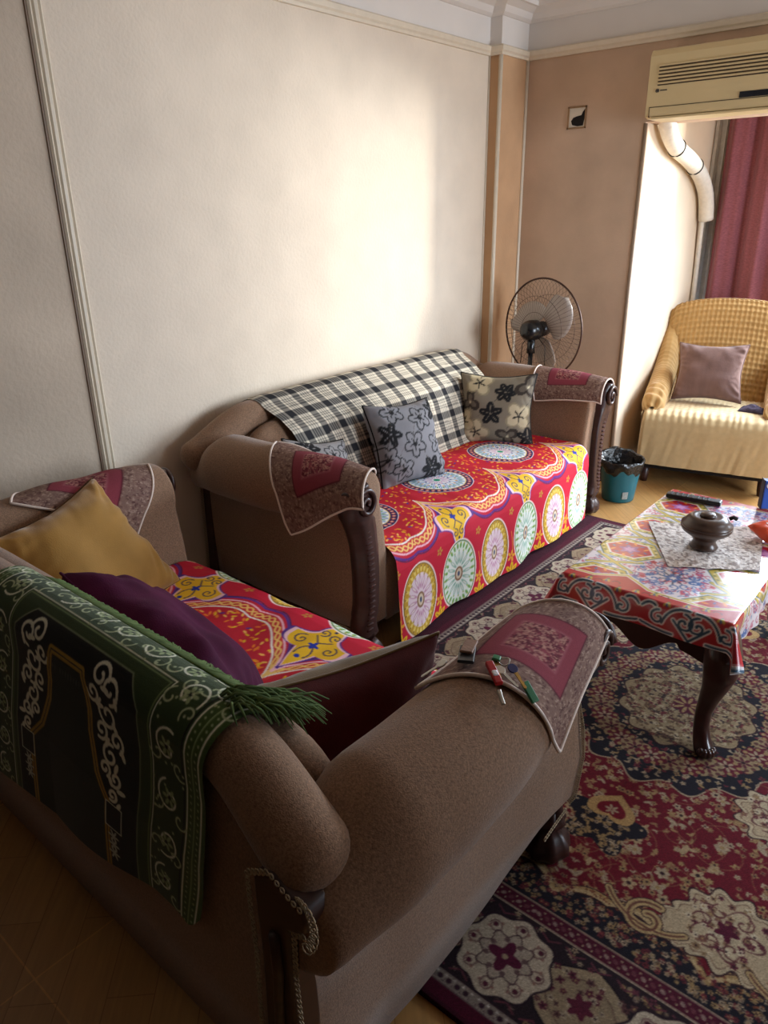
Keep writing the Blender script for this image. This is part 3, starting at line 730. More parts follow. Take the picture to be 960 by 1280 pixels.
tag(rug, 'large red machine-made carpet with navy medallion and cream rosette border on the floor', 'carpet')

# ------------------------------------------------------------------ sofas (local axes: x along, y from back 0 to front, z up)
DP = .93
def roll(v, half):
    """centre u, z and radius of an armrest roll at depth v"""
    q = 1-smoothstep(.02, .22, v); r = .130-.030*smoothstep(.45, .95, v)-.045*q
    return half+.0-.022*smoothstep(.4, .95, v), .775-.085*q-r+.012*math.sin(PI*min(1, max(0, v/.9))), r
LIFT = {.97: 0, .83: .075}; FLARE = {.97: 0, .83: .05}
def arm_profile(v, half):
    uc, zc, r = roll(v, half); fl = FLARE[half]*smoothstep(.5, .9, v)
    P = [(half+.5*fl-.01*smoothstep(.6, .9, v), .125+LIFT[half]*smoothstep(.45, .9, v)), (half+.004+.8*fl, .25), (half+.006+fl, .38), (half+.004+.5*fl, zc-r*.98)]
    for a in np.linspace(-68, 205, 22):
        a = math.radians(a); P.append((uc+r*math.cos(a), zc+r*math.sin(a)))
    P += [(half-.138, .50), (half-.150, .40), (half-.152, .28), (half-.15, .125)]
    return np.array(P)
CEXT = {.97: .105, .83: .02}
def crest(half, dome=.012):
    ex = CEXT[half]
    u = np.r_[np.linspace(0, half-.22, 14), np.linspace(half-.19, half+ex-.03, 14)]
    k = smoothstep(half-.25, half+ex+.03, u)
    z = .792+dome*np.cos(u/half*PI/2)-(.115 if ex > .08 else .105)*k**1.3
    v = .088-.02*k; r = (.070 if ex > .08 else .062)+(-.004 if ex > .08 else .006)*k
    u = np.r_[-u[::-1], u[1:]]; z = np.r_[z[::-1], z[1:]]; v = np.r_[v[::-1], v[1:]]; r = np.r_[r[::-1], r[1:]]
    return u, v, z, r
def crest_at(uu, half, dome=.012):
    u, v, z, r = crest(half, dome); return np.interp(uu, u, v), np.interp(uu, u, z), np.interp(uu, u, r)
def sofa(name, label, half, loc, rz, group=None):
    root = thing(name, label, 'sofa', loc, rz, group)
    B = dict(parent=root, local=True)
    # body: seat box between the arms, with a fabric front rail
    vv = [(.06, .40), (.30, .42), (.60, .425), (.84, .42), (.895, .395), (.905, .34), (.90, .12), (.06, .12)]
    us = np.linspace(-half+.145, half-.145, 24)
    seat = MB().grid([[(u, v, z) for v, z in vv] for u in us], wv=True, cap=True).build('seat', M_velvet, **B)
    # backrest: rear panel, top under the crest, padded front
    us = np.linspace(-half+.02, half-.02, 60); P = []
    for u in us:
        cv, cz, cr = crest_at(u, half); e = smoothstep(half-.02, half-.22, abs(u))
        pad = .03*e
        P.append([(u, .022, .11), (u, .012, .30), (u, .016, .55), (u, .03, cz-.05), (u, cv, cz+.02), (u, cv+.05, cz-.04), (u, .150+pad, cz-.085), (u, .205+pad, .62), (u, .26+pad, .52), (u, .315+pad*.4, .43), (u, .30, .13)])
    back = MB().grid(P, wv=True, cap=True).build('backrest', M_velvet, **B)
    # inner cushion of the back, a rounded pad below the crest
    P = []
    for u in np.linspace(-half+.095, half-.095, 60):
        cv, cz, cr = crest_at(u, half)
        e = math.sqrt(max(0, 1-(abs(u)/(half-.09))**10)); t = .20+.80*e
        c0 = np.array([.190, .60]); Q = []
        for a in np.linspace(0, 2*PI, 20, endpoint=False):
            q = np.array([.068*math.copysign(abs(math.cos(a))**.7, math.cos(a)), .20*math.copysign(abs(math.sin(a))**.6, math.sin(a))])*(t if True else 1)
            ca, sa = math.cos(.30), math.sin(.30)
            q = np.array([q[0]*ca-q[1]*sa, q[0]*sa+q[1]*ca])
            Q.append((u, c0[0]+.03+q[0], c0[1]+q[1]))
        P.append(Q)
    MB().grid(P, wv=True, cap=True).build('back_cushion', M_velvet, **B)
    # crest roll along the top, curling down at both ends
    u, v, z, r = crest(half)
    pts = np.c_[u, v, z]; rr = r.copy()
    d0 = (pts[0]-pts[1])/np.linalg.norm(pts[0]-pts[1]); d1 = (pts[-1]-pts[-2])/np.linalg.norm(pts[-1]-pts[-2]); kq = np.sin(np.linspace(.25, 1.5, 6)); kr = np.cos(np.linspace(.25, 1.5, 6)); R1 = rr[0]
    pts = np.r_[[pts[0]+d0*R1*.8*q for q in kq[::-1]], pts, [pts[-1]+d1*R1*.8*q for q in kq]]; rr = np.r_[R1*kr[::-1], rr, R1*kr]
    MB().tube(pts, rr, 18, up=(0, 1, 0)).build('crest_roll', M_velvet, **B)
    for sg in (-1, 1):
        vs = np.r_[.015, .022, .04, np.linspace(.08, .86, 26), .888, .90, .905]; P = []
        for v in vs:
            Q = arm_profile(np.clip(v, .02, .9), half); cen = np.array([half-.02, .50])
            k = 1.0
            if v < .04: k = .72+.28*math.sqrt(max(0, 1-((.04-v)/.025)**2))
            if v > .888: k = .93+.07*math.sqrt(max(0, 1-((v-.888)/.017)**2))
            if v > .902 or v < .018: k *= .9
            Q = cen+(Q-cen)*np.array([k, k if k > .85 else .95])
            wr = .004*vnoise(np.array(v*9.), np.array(half*10.), 4)
            P.append([(sg*(a+wr), v, b) for a, b in Q])
        arm = MB().grid(P, wv=True, cap=True).build('armrest', M_velvet, **B)
        # front post: carved volute, S-curved stem, scroll foot
        uo = [(.125, .955, .058), (.17, .96, .05), (.25, .945, .044), (.36, .942, .046), (.48, .948, .050), (.56, .965, .056), (.62, .985, .062), (.67, .992, .064), (.71, .99, .056), (.74, .985, .03)]
        zz = np.interp(np.linspace(0, 1, 44), np.linspace(0, 1, len(uo)), [a[0] for a in uo])
        P = []
        for zq in zz:
            uc = np.interp(zq, [a[0] for a in uo], [a[1] for a in uo])-.965+half; hw = np.interp(zq, [a[0] for a in uo], [a[2] for a in uo]); uc -= .5*FLARE[half]
            Q = []
            for a in np.linspace(0, 2*PI, 18, endpoint=False):
                ca, sa = math.cos(a), math.sin(a); g = 1+.10*math.cos(5*a) if .2 < zq < .6 else 1
                Q.append((sg*(uc+hw*g*math.copysign(abs(ca)**.75, ca)), .905+(.042+.012*smoothstep(.5, .68, zq)-.4*FLARE[half])*g*math.copysign(abs(sa)**.75, sa), zq))
            P.append(Q)
        post = MB().grid(P, wv=True, cap=True).build('carved_post', M_wood, **B)
        # volute eye and beads cut on the stem
        m = MB()
        th = np.linspace(0, 3.2*PI, 46); sp = np.c_[sg*(half+.022+(.054-.0048*th)*np.cos(th)), np.full(46, .962), .672+(.060-.0052*th)*np.sin(th)]
        m.tube(sp, .0095, 8)
        sp2 = np.c_[np.full(46, sg*(half+.075)), .915+(.036-.0032*th)*np.cos(th), .672+(.050-.0042*th)*np.sin(th)]
        m.tube(sp2, .008, 8); m.build('volute', M_wood, post, local=True)
        m = MB()
        for zq in np.arange(.16, .56, .022):
            uc = np.interp(zq, [a[0] for a in uo], [a[1] for a in uo])-.965+half
            m.ell((sg*(uc+.008-.5*FLARE[half]), .946-.4*FLARE[half], zq), (.020, .005, .007), nu=6, nv=8)
        m.build('bead_carving', M_bead, post, local=True)
        # front foot with carved leaves
        pf = [(.02, .0), (.042, .004), (.055, .03), (.052, .06), (.038, .085), (.026, .10), (.034, .115), (.040, .13), (.030, .145), (.028, .17)]
        MB().lathe(pf, 30, Matrix.Translation((sg*(half-.018), .905, .012)) @ Matrix.Diagonal((1.15, 1.15, .92, 1)), ribs=8, ribamp=.07).build('leg', M_wood, **B)
        MB().lathe([(.02, 0), (.026, .01), (.022, .06), (.034, .125)], 14, Matrix.Translation((sg*(half-.10), .09, 0))).build('leg', M_wood, **B)
        # rear post of bare wood at the back corner, with a rounded head under the crest end
        hh = half
        poly = [(hh-.075, .10), (hh-.070, .35), (hh-.062, .52), (hh-.065, .63), (hh-.064, .69), (hh-.02, .716), (hh+.022, .694), (hh+.042, .688), (hh+.052, .668), (hh+.046, .646), (hh+.030, .632), (hh+.010, .622), (hh+.006, .52), (hh+.010, .40), (hh+.012, .25), (hh+.02, .10)]
        rp = MB().prism([(sg*a, b) for a, b in poly], -.004, .05, axis='y').build('rear_post', M_wood, smooth=True, bevel=.008, **B)
        MB().tube([(sg*(hh-.028), -.005, .12), (sg*(hh-.03), -.006, .35), (sg*(hh-.018), -.007, .52), (sg*(hh-.02), -.006, .60)], .010, 8).build('moulding_bead', M_wood, rp, local=True)
        # crochet edging: a beaded cord along both edges of the rear post and round its head
        m = MB()
        def cord(pts, n, r=.0055):
            pts = np.asarray(pts, float); d = np.r_[0, np.cumsum(np.linalg.norm(np.diff(pts, axis=0), axis=1))]
            s = np.linspace(0, d[-1], n); q = np.c_[[np.interp(s, d, pts[:, i]) for i in range(3)]].T
            for i, p in enumerate(q):       # little loops
                T = q[min(i+1, n-1)]-q[max(i-1, 0)]; T = T/np.linalg.norm(T)
                A = np.array([0, 1., 0]) if abs(T[1]) < .8 else np.array([1., 0, 0]); N = np.cross(T, A); N /= np.linalg.norm(N)
                th = np.linspace(0, 2*PI, 7, endpoint=False)
                m.tube([p+r*np.cos(t)*T*.8+r*np.sin(t)*N for t in th], .0014, 4, closed=True)
        out = [(sg*a, -.007, b) for a, b in poly]
        cord([(x-sg*.007, y, z) for x, y, z in out[:5]]+[(x, y, z+.008) for x, y, z in out[5:8]], 60)
        m.build('crochet_edging', M_lace, **B); m = MB()
        cord([(x+sg*.008, .0, z) for x, y, z in out[10:]], 46)
        m.build('crochet_edging', M_lace, **B); m = MB()
        cord([(sg*(hh+.048+.026*math.cos(a)), -.012+.02*(a/PI), .672+.03*math.sin(a)) for a in np.linspace(-.9, PI*.85, 12)], 13, .009)
        m.build('crochet_edging', M_lace, **B)
        # crochet edging down the front edge of the arm's side panel
        m = MB(); cord([(sg*(half+.010+f*FLARE[half]), .892, z) for z, f in ((.15+LIFT[half], .55), (.25, .8), (.38, 1), (.46, .85), (.53, .5))], 46, .007)
        m.build('crochet_edging', M_lace, **B); m = MB()
        cord([(sg*(half+.012+.5*FLARE[half]), .88-.1*t, .128+LIFT[half]*smoothstep(.45, .9, .88-.1*t)) for t in np.linspace(0, 1, 4)], 12, .007)
        m.build('crochet_edging', M_lace, **B)
    # dark dust cover under the frame
    MB().box(-half+.03, half-.03, .04, .87, .10, .13).build('underside', M_dark, smooth=False, **B)
    return root
HA, HL = .97, .83
LA, LL = Vector((-2.525, 2.74, 0)), Vector((-1.45, .49, 0))
sofaA = sofa('sofa', 'long taupe velour sofa with carved dark wood posts against the cream wall', HA, LA, -PI/2, 'carved velour sofas')
sofaL = sofa('sofa', 'nearer taupe velour loveseat seen from behind, green prayer rug over its back', HL, LL, 0, 'carved velour sofas')
def wA(P): P = np.asarray(P, float); return np.stack([LA.x+P[..., 1], LA.y-P[..., 0], P[..., 2]], -1)   # sofa local -> world
def wL(P): P = np.asarray(P, float); return np.stack([LL.x+P[..., 0], LL.y+P[..., 1], P[..., 2]], -1)

# ------------------------------------------------------------------ seat covers of red printed cotton
KC = khayamiya()
M_kh = cloth_mat('printed_cotton', rough=.7, var=.05, bump=.12, bscale=600)
def path_at(path, s):
    path = np.asarray(path, float); d = np.r_[0, np.cumsum(np.linalg.norm(np.diff(path, axis=0), axis=1))]
    return np.interp(s, d, path[:, 0]), np.interp(s, d, path[:, 1]), d[-1]
def cover(half, W, v0, t_off, s_of_u, drop_z, seed, ends=.0):
    zt = .436
    path = [(v0, zt-.015), (v0+.03, zt)]+[(v, zt+.006*math.sin((v-v0)*5)) for v in np.linspace(v0+.06, .86, 12)]
    path += [(.87+.075*math.sin(a), zt-.075+.075*math.cos(a)) for a in np.linspace(.15, PI/2, 8)]
    path += [(.948, z) for z in np.linspace(zt-.10, drop_z, 10)]
    _, _, Lp = path_at(path, 0)
    nu, nt = int(2*half/.0035), int(Lp/.0035)
    u = np.linspace(-half, half, nu); t = np.linspace(0, Lp, nt)
    v, z, _ = path_at(path, t)
    U, T = np.meshgrid(u, t, indexing='ij'); V = np.repeat(v[None], nu, 0); Z = np.repeat(z[None], nu, 0)
    dr = np.clip((zt-.06-Z)/.35, 0, 1)
    fold = dr**.9*(.009*np.sin(U*15+seed+1.2*np.sin(U*5))+.007*vnoise(U*9, T*2, seed))
    V = V+fold+.012*dr
    seatm = 1-np.clip((zt-.01-Z)/.05, 0, 1)
    Z = Z+seatm*(.006*vnoise(U*6, V*6, seed+1)+.003*vnoise(U*22, V*9, seed+2))
    Z = Z-.006*dr**3*np.sin(U*9+1.3)
    col = cloth_colours(KC, s_of_u(U), T+t_off)
    return U, V, Z, col
U, V, Z, colr = cover(HA-.157, 0, .345, .015, lambda u: (LA.y-u)-2.617, .030, 3)
o = MB().grid(wA(np.stack([U, V, Z], -1)), C=colr).build('seat_cover', M_kh)
tag(o, 'red printed cotton seat cover with round medallions falling over the front of the long sofa', 'sofa cover', 'red cotton seat covers')
U, V, Z, colr = cover(HL-.157, 0, .345, .165, lambda u: (LL.x+u)+1.62, .11, 8)
o = MB().grid(wL(np.stack([U, V, Z], -1)), C=colr).build('seat_cover', M_kh)
tag(o, 'red and yellow printed cotton seat cover on the loveseat, half hidden under cushions', 'sofa cover', 'red cotton seat covers')

# ------------------------------------------------------------------ plaid throw over the long sofa's back
def back_path(u, half, off, start=-1, front_to=.43):
    cv, cz, cr = crest_at(u, half); r = cr+off
    P = []
    if start < 0: P += [(cv-r-.004, z) for z in np.linspace(cz-.10, cz-.01, 4)]
    P += [(cv+r*math.cos(a), cz+r*math.sin(a)) for a in np.linspace(PI, .62, 14)]
    P += [(.215+off, .795), (.268+off, .745), (.300+off, .68), (.330+off, .58), (.362+off, .48), (.38+off, front_to)]
    return P
M_pl = cloth_mat('plaid_wool', rough=.9, var=.06)
nu, nt = 330, 150
y0, y1 = 1.945, 3.50
P = np.zeros((nu, nt, 3)); S = np.zeros((nu, nt)); T = np.zeros((nu, nt))
for i, y in enumerate(np.linspace(y0, y1, nu)):
    u0 = LA.y-y; pp = back_path(u0, HA, .009); _, _, Lp = path_at(pp, 0)
    t = np.linspace(0, Lp, nt); v, z, _ = path_at(pp, t)
    sk = (t/Lp)*(.13*(1-(y-y0)/(y1-y0))+.05)      # the throw hangs a little askew
    P[i] = np.c_[u0-sk, v+.004*np.sin(y*17)*np.clip(t-.25, 0, 1), z]; S[i] = y; T[i] = t
P[..., 1] += .004*vnoise(S*8, T*8, 3)
o = MB().grid(wA(P), C=plaid(S, T)).build('plaid_throw', M_pl)
tag(o, 'black and cream plaid throw over the back of the long sofa', 'throw')

# ------------------------------------------------------------------ green prayer rug over the loveseat's back
PC = prayer_canvas()
M_pr = cloth_mat('prayer_rug_plush', rough=.9, var=.12, scale=220, bump=.4, bscale=520, sheen=.2)
nu, nt = 420, 360
def prayer_point(s, t):
    """s 0..1 across, t metres from the fringe edge on the seat side"""
    ut = -.155+s*.805
    cv, cz, cr = crest_at(ut, HL); r = cr+.011
    pp = [(.190, .795), (.165, .818)]+[(cv+r*math.cos(a), cz+r*math.sin(a)) for a in np.linspace(.75, PI, 14)]
    pp += [(cv-r-.004, cz-.05), (-.004, .60), (-.008, .40), (-.010, .2)]
    v, z, Lp = path_at(pp, t)
    return ut, v, z
S = np.linspace(0, 1, nu); P = np.zeros((nu, nt, 3)); CC = np.zeros((nu, nt, 3))
for i, s in enumerate(S):
    end = .60+.12*(1-s)-.012*np.sin(s*9)
    rc = max(0, (s-.955)/.045); end -= .04*rc**2
    t = np.linspace(.0, end, nt)
    ut, v, z = prayer_point(s, t)
    k = np.clip((t-.3)/.4, 0, 1)
    u = ut+(-.10*(1-s)-.05*s)*k+.006*np.sin(t*20)*s
    P[i] = np.c_[u, v-.010*k*np.abs(np.sin(s*7+.5))-.012*k*smoothstep(.9, 1, s)*np.sin(t*22), z]
    CC[i] = PC.at(np.full(nt, s*.80), t)
pr = thing('prayer_rug', 'dark green prayer rug with white scrolls and gold arch over the loveseat back', 'prayer rug', tuple(wL([.2, .09, .80])))
MB().grid(wL(P), C=CC).build('woven_panel', M_pr, pr)
fm = MB(); M_fr = mat('green_fringe', (90, 110, 60), rough=.9, var=.3, scale=60)
for k in range(900):
    s = rng.uniform(.0, 1.0); ut, v, z = prayer_point(s, np.array([.0, .03])); b = np.array([ut, v[0], z[0]])
    l = rng.uniform(.018, .038); q = rng.normal(0, .5)+.4*math.sin(s*60); h = rng.uniform(-.006, .004)
    pts = [np.array([ut, v[1], z[1]+.006]), b+[q*l*.2, .006, .004+h*.6], b+[q*l*.7, .008+l*.30, h-.1*l], b+[q*l*1.2, .010+l*.5, -l*.75+h]]
    fm.tube(wL(np.array(pts)), [.0022, .0028, .0022, .0008], 4)
for k in range(160):      # loose tassels at the right-hand end
    s = rng.uniform(.93, 1.0); t0 = rng.uniform(0, .13); ut, v, z = prayer_point(s, np.array([t0])); b = np.array([ut, v[0], z[0]+.004])
    l = rng.uniform(.03, .06); q = rng.normal(0, .35)
    fm.tube(wL(np.array([b, b+[.3*l, (.25+q*.3)*l, .012], b+[.7*l, (.6+q)*l, .008-.1*l], b+[1.0*l, (.8+q*1.3)*l, -.35*l]])), [.0022, .0030, .0024, .0008], 4)
fr_ = fm.build('fringe', M_fr, pr); fr_['kind'] = 'stuff'

# ------------------------------------------------------------------ armrest doilies
DC = doily_canvas(.42)
M_do = cloth_mat('tapestry_weave', rough=.95, var=.12, bump=.3, bscale=450)
def on_arm(v, c, half, off=.008):
    """point at depth v, arc c (metres from the ridge, positive outwards) on an armrest"""
    uc, zc, r = roll(min(v, .93), half); r = r+off
    if c >= 0:
        a = min(c/r, PI/2); d = max(0, c-r*PI/2)
        p = np.array([uc+r*math.sin(a)+.02*min(1, d/.1), v, zc+r*math.cos(a)-d])
    else:
        a = min(-c/r, PI/2*1.06); d = max(0, -c-r*PI/2*1.06)
        p = np.array([uc-r*math.sin(a)-.10*d, v, zc+r*math.cos(a)-d])
    if v > .925: p[2] -= (v-.925)**1.5*1.2; p[1] = .925+(v-.925)*.92
    return p
def doily(label, half, sg, quad, wfun, seed):
    A, Bq, Cq, D = [np.array(q, float) for q in quad]; n = 110
    s = np.linspace(0, 1, n); P = np.zeros((n, n, 3)); 
    for i, a in enumerate(s):
        for j, b in enumerate(s):
            q = (A*(1-a)+Bq*a)*(1-b)+(D*(1-a)+Cq*a)*b
            q = q+np.array([.008*math.sin(b*6+seed), .008*math.sin(a*7+seed)])
            p = on_arm(q[0], q[1], half, .008+.003*math.sin(a*9+b*5+seed)); p[0] *= sg; P[i, j] = p
    Sg, Tg = np.meshgrid(s*.42, s*.42, indexing='ij')
    Wp = wfun(P)
    root = thing('armrest_doily', label, 'doily', tuple(Wp[n//2, n//2]), group='tapestry armrest doilies')
    MB().grid(Wp, C=DC.at(Sg, Tg)).build('tapestry_cloth', M_do, root)
    e = np.r_[Wp[:, 0], Wp[-1, 1:], Wp[-2::-1, -1], Wp[0, -2:0:-1]]
    MB().tube(e[::2], .0042, 6, closed=True).build('white_trim', M_trimw, root)
    return root
M_trimw = mat('white_cord', (226, 208, 196), rough=.9, var=.1, scale=200)
doily('tapestry doily pointing down the near arm of the long sofa', HA, 1, [(.46, -.03), (.68, .33), (1.0, .13), (.80, -.26)], wA, 1)
doily('tapestry doily with straight lower edge on the long sofa arm by the fan', HA, -1, [(.50, .08), (.58, -.24), (.965, -.17), (.93, .20)], wA, 2)
doily('tapestry doily under the key bunch on the near loveseat arm', HL, 1, [(.45, -.12), (.60, .25), (.925, .13), (.83, -.12)], wL, 3)
doily('tapestry doily on the loveseat arm by the wall, behind the mustard cushion', HL, -1, [(.38, -.03), (.70, -.31), (.87, .0), (.56, .26)], wL, 4)
# ------------------------------------------------------------------ cushions
def pillow(name, label, M, a, b, th, m, canvas=None, seed=1, n=64, wr=.008, back=None, piping=None, group=None, pinch=.13, sag=0):
    """soft cushion a x b, thickness th; local x across, y up the cushion, z out of its face"""
    root = thing(name, label, 'cushion', (0, 0, 0), group=group)
    g = np.linspace(-1, 1, n); X, Y = np.meshgrid(g, g, indexing='ij')
    prof = ((1-np.abs(X)**2.6)*(1-np.abs(Y)**2.6)); prof = np.clip(prof, 0, 1)**.46
    k = 1-pinch*(np.abs(X)**2+np.abs(Y)**2-1.0*np.abs(X*Y))
    kx = 1-pinch*(1-np.abs(Y)**1.6)*np.abs(X)**2; ky = 1-pinch*(1-np.abs(X)**1.6)*np.abs(Y)**2
    x = X*a/2*kx; y = Y*b/2*ky
    y = y-sag*(1-np.abs(X)**2)*smoothstep(-.2, 1, Y)
    edge = np.clip((np.abs(X)**4+np.abs(Y)**4), 0, 1)
    w1 = wr*(vnoise(X*2.2+3, Y*3.1, seed)+.6*vnoise(X*5+Y*3, Y*4-X*2, seed+1)*edge+.35*vnoise(X*11+Y*5, Y*3, seed+2)*edge)*np.clip(prof*3, 0, 1)
    cr = wr*.5*(np.sin(9*X+14*Y+4*vnoise(X*2, Y*2, seed+3))*np.clip(1-np.hypot(np.abs(X)-.9, np.abs(Y)-.9)/.75, 0, 1)+.5*np.sin(26*Y+5*vnoise(X*3, Y*2, seed+4))*np.clip((np.abs(X)-.6)/.3, 0, 1))*np.clip(prof*2.5, 0, 1); w1 = w1+cr
    F = np.stack([x, y, prof*th/2+w1], -1); Bk = np.stack([x, y, -prof*th/2+w1*.5], -1)
    uv = ((X+1)/2, (Y+1)/2)
    C = None
    if canvas is not None: C = canvas.at(np.clip(uv[0]*canvas.w, 0, canvas.w), np.clip(uv[1]*canvas.h, 0, canvas.h))
    Fw, Bw = tf(F, M), tf(Bk, M)
    base = Fw.reshape(-1, 3); lo = base[:, 2].min()
    root.location = (float(base[:, 0].mean()), float(base[:, 1].mean()), float(min(lo, Bw[..., 2].min())))
    if back is None:
        mb = MB().grid(Fw, C=C); mb.grid(Bw, C=C); mb.build('cushion_cover', m, root)
    else:
        MB().grid(Fw, C=C).build('cushion_front', m, root); MB().grid(Bw).build('cushion_back', back, root)
    rim = np.r_[Fw[:, 0], Fw[-1, 1:], Fw[-2::-1, -1], Fw[0, -2:0:-1]]
    MB().tube(rim, .0038, 6, closed=True).build('seam_piping', piping or m, root)
    return root
M_must = mat('mustard_velvet', (162, 120, 58), rough=.75, var=.14, scale=12, bump=.25, bscale=300, sheen=.5, spec=.2, bdist=.003)
M_purp = mat('aubergine_velvet', (74, 14, 52), rough=.8, var=.25, scale=14, bump=.25, bscale=300, sheen=.0, spec=.2, bdist=.003)
M_burg = mat('burgundy_velvet', (74, 20, 18), rough=.8, var=.2, scale=16, bump=.25, bscale=300, sheen=.15, spec=.2, bdist=.003)
M_oliv = mat('olive_brown_velvet', (112, 88, 52), rough=.8, var=.16, scale=16, bump=.25, bscale=300, sheen=.4, spec=.2, bdist=.003)
M_mauv = mat('mauve_cord', (114, 88, 82), rough=.9, var=.12, scale=30, bump=.4, bscale=240, sheen=.3, spec=.15, stretch=(1, 1, .2), bdist=.003)
M_flo = cloth_mat('flocked_cotton', rough=.85, var=.05)
M_pipd = mat('black_cord', (34, 30, 28), rough=.9)

# mustard cushion, one corner up, on the loveseat against the wall-side arm
e1 = Vector((.32, -.94, -.10)); e2 = Vector((-.58, -.20, .79))
pillow('cushion', 'mustard velvet cushion standing on one corner at the wall end of the loveseat', frame((-2.045, .985, .595), e1, e2), .45, .45, .19, M_must, seed=3, wr=.02, piping=mat('brown_seam', (92, 62, 34), rough=.9))
pillow('cushion', 'long aubergine velvet cushion leaning behind the green prayer rug fringe', frame((-1.465, .872, .555), (1, -.02, -.27), (0, -.70, .71)), .60, .37, .23, M_purp, seed=8, wr=.032)
pillow('cushion', 'burgundy cushion with olive brown front standing by the near loveseat arm', frame((-1.01, 1.015, .49), (-.36, -.93, 0), (.09, -.03, .99)), .53, .33, .18, M_oliv, seed=5, back=M_burg, piping=M_oliv)
FG = floral_canvas(.40, (132, 130, 134), 0, 2); FT = floral_canvas(.40, (130, 120, 104), 1, 4)
pillow('cushion', 'grey cushion with black flowers leaning at the middle of the plaid throw', frame((-2.06, 2.585, .60), (.20, .97, -.06), (-.42, .06, .90)), .39, .40, .18, M_flo, FG, seed=12, wr=.008, piping=M_flo)
pillow('cushion', 'tan cushion with black and cream blossoms in the far corner of the long sofa', frame((-2.045, 3.36, .605), (.90, .40, .02), (-.05, .22, .97)), .41, .39, .17, M_flo, FT, seed=14, wr=.006, piping=M_pipd)
FG2 = floral_canvas(.36, (140, 136, 136), 0, 6)
pillow('cushion', 'grey floral cushion mostly hidden behind the near arm of the long sofa', frame((-2.115, 2.075, .56), (.10, .97, -.22), (-.45, .1, .88)), .34, .34, .13, M_flo, FG2, seed=19, wr=.008)

# ------------------------------------------------------------------ coffee table
TX0, TX1, TY0, TY1, TZ = -.935, -.425, 2.02, 2.985, .498
M_table = mat('table_mahogany', (52, 24, 20), rough=.28, var=.3, scale=10, stretch=(1, 6, 1), coat=.3)
tb = thing('coffee_table', 'low dark wood coffee table with curved legs standing on the carpet', 'table', ((TX0+TX1)/2, (TY0+TY1)/2, 0))
MB().box(TX0, TX1, TY0, TY1, TZ-.028, TZ).build('tabletop', M_table, tb, bevel=.008)
def apron_poly(L):
    x = np.linspace(0, L, 40); z = TZ-.028-.125-.03*np.cos((x/L-.5)*4*PI)*np.where(np.abs(x/L-.5) < .25, 1, .4)-.012
    return np.r_[[(0, TZ-.028)], np.c_[x, z], [(L, TZ-.028)]]
pw = apron_poly(TX1-TX0-.06); pl_ = apron_poly(TY1-TY0-.06)
for y in (TY0+.025, TY1-.045): MB().prism(pw+[TX0+.03, 0], y, y+.02, axis='y').build('apron', M_table, tb, smooth=False, bevel=.003)
for x in (TX0+.025, TX1-.045):
    q = pl_+[TY0+.03, 0]; MB().prism(q, x, x+.02, axis='x').build('apron', M_table, tb, smooth=False, bevel=.003)
for sx in (-1, 1):
    for sy in (-1, 1):
        cx, cy = (TX1-.030 if sx > 0 else TX0+.030), (TY1-.045 if sy > 0 else TY0+.045)
        zz = np.array([TZ-.03, .43, .38, .32, .26, .20, .14, .09, .055, .030, .013]); of = np.array([0, .012, .026, .030, .018, 0, -.014, -.014, -.002, .014, .020]); rr = np.array([.040, .048, .052, .048, .037, .029, .024, .023, .026, .030, .026])
        zs = np.linspace(zz[0], zz[-1], 34); o2 = np.interp(-zs, -zz, of); r2 = np.interp(-zs, -zz, rr)
        d = np.array([sx, sy])/math.sqrt(2)*1.15
        P = []
        for z, o, r in zip(zs, o2, r2):
            P.append([(cx+d[0]*o+r*math.copysign(abs(math.cos(a))**.8, math.cos(a)), cy+d[1]*o+r*math.copysign(abs(math.sin(a))**.8, math.sin(a)), z) for a in np.linspace(0, 2*PI, 20, endpoint=False)])
        lg = MB().grid(P, wv=True, cap=True).build('leg', M_table, tb)
        m = MB()
        for k in range(5):
            a = math.atan2(sy, sx)+(k-2)*.45; m.ell((cx+d[0]*.018+.026*math.cos(a), cy+d[1]*.018+.026*math.sin(a), .028), (.012, .012, .016), nu=6, nv=8)
        m.build('carved_toe', M_table, lg)
SK = .10; TWd, TL_ = TX1-TX0+.012, TY1-TY0+.012
TC = table_canvas(TWd, TL_, SK)
M_oil = cloth_mat('printed_oilcloth', rough=.30, var=.03, bump=.10, bscale=60, spec=.5, bdist=.004, coat=.8)
nx, ny = int((TWd+2*SK)/.0032), int((TL_+2*SK)/.0032)
gx = np.linspace(0, TWd+2*SK, nx); gy = np.linspace(0, TL_+2*SK, ny)
X, Y = np.meshgrid(gx, gy, indexing='ij'); R0 = .012
def fold1(g, w):   # distance from the near edge -> (position along, drop)
    d0 = SK-g; d1 = g-(SK+w)
    drop = np.maximum(np.maximum(d0, d1), 0); pos = np.clip(g-SK, 0, w); return pos, drop, np.where(d0 > 0, -1, np.where(d1 > 0, 1, 0))
px, dx, sx_ = fold1(X, TWd); py, dy, sy_ = fold1(Y, TL_)
both = np.minimum(dx, dy)
wave = .006*np.sin(Y*26)+.004*np.sin(Y*61+1); wave2 = .005*np.sin(X*24+2)
dd = np.maximum(dx, dy)+.35*both
out = lambda d: .012*(1-np.exp(-d/.012))+.05*d
wx = TX0-.006+px+sx_*(out(dx)+wave*dx/SK+.30*both*(dx >= dy)+.10*both); wy = TY0-.006+py+sy_*(out(dy)+wave2*dy/SK+.30*both*(dy > dx)+.10*both)
wz = TZ+.0075-np.where(dd > 0, dd-.006*(1-np.exp(-dd/.006)), 0)
rid = np.clip(1-np.maximum(dx, dy)/.01, 0, 1)
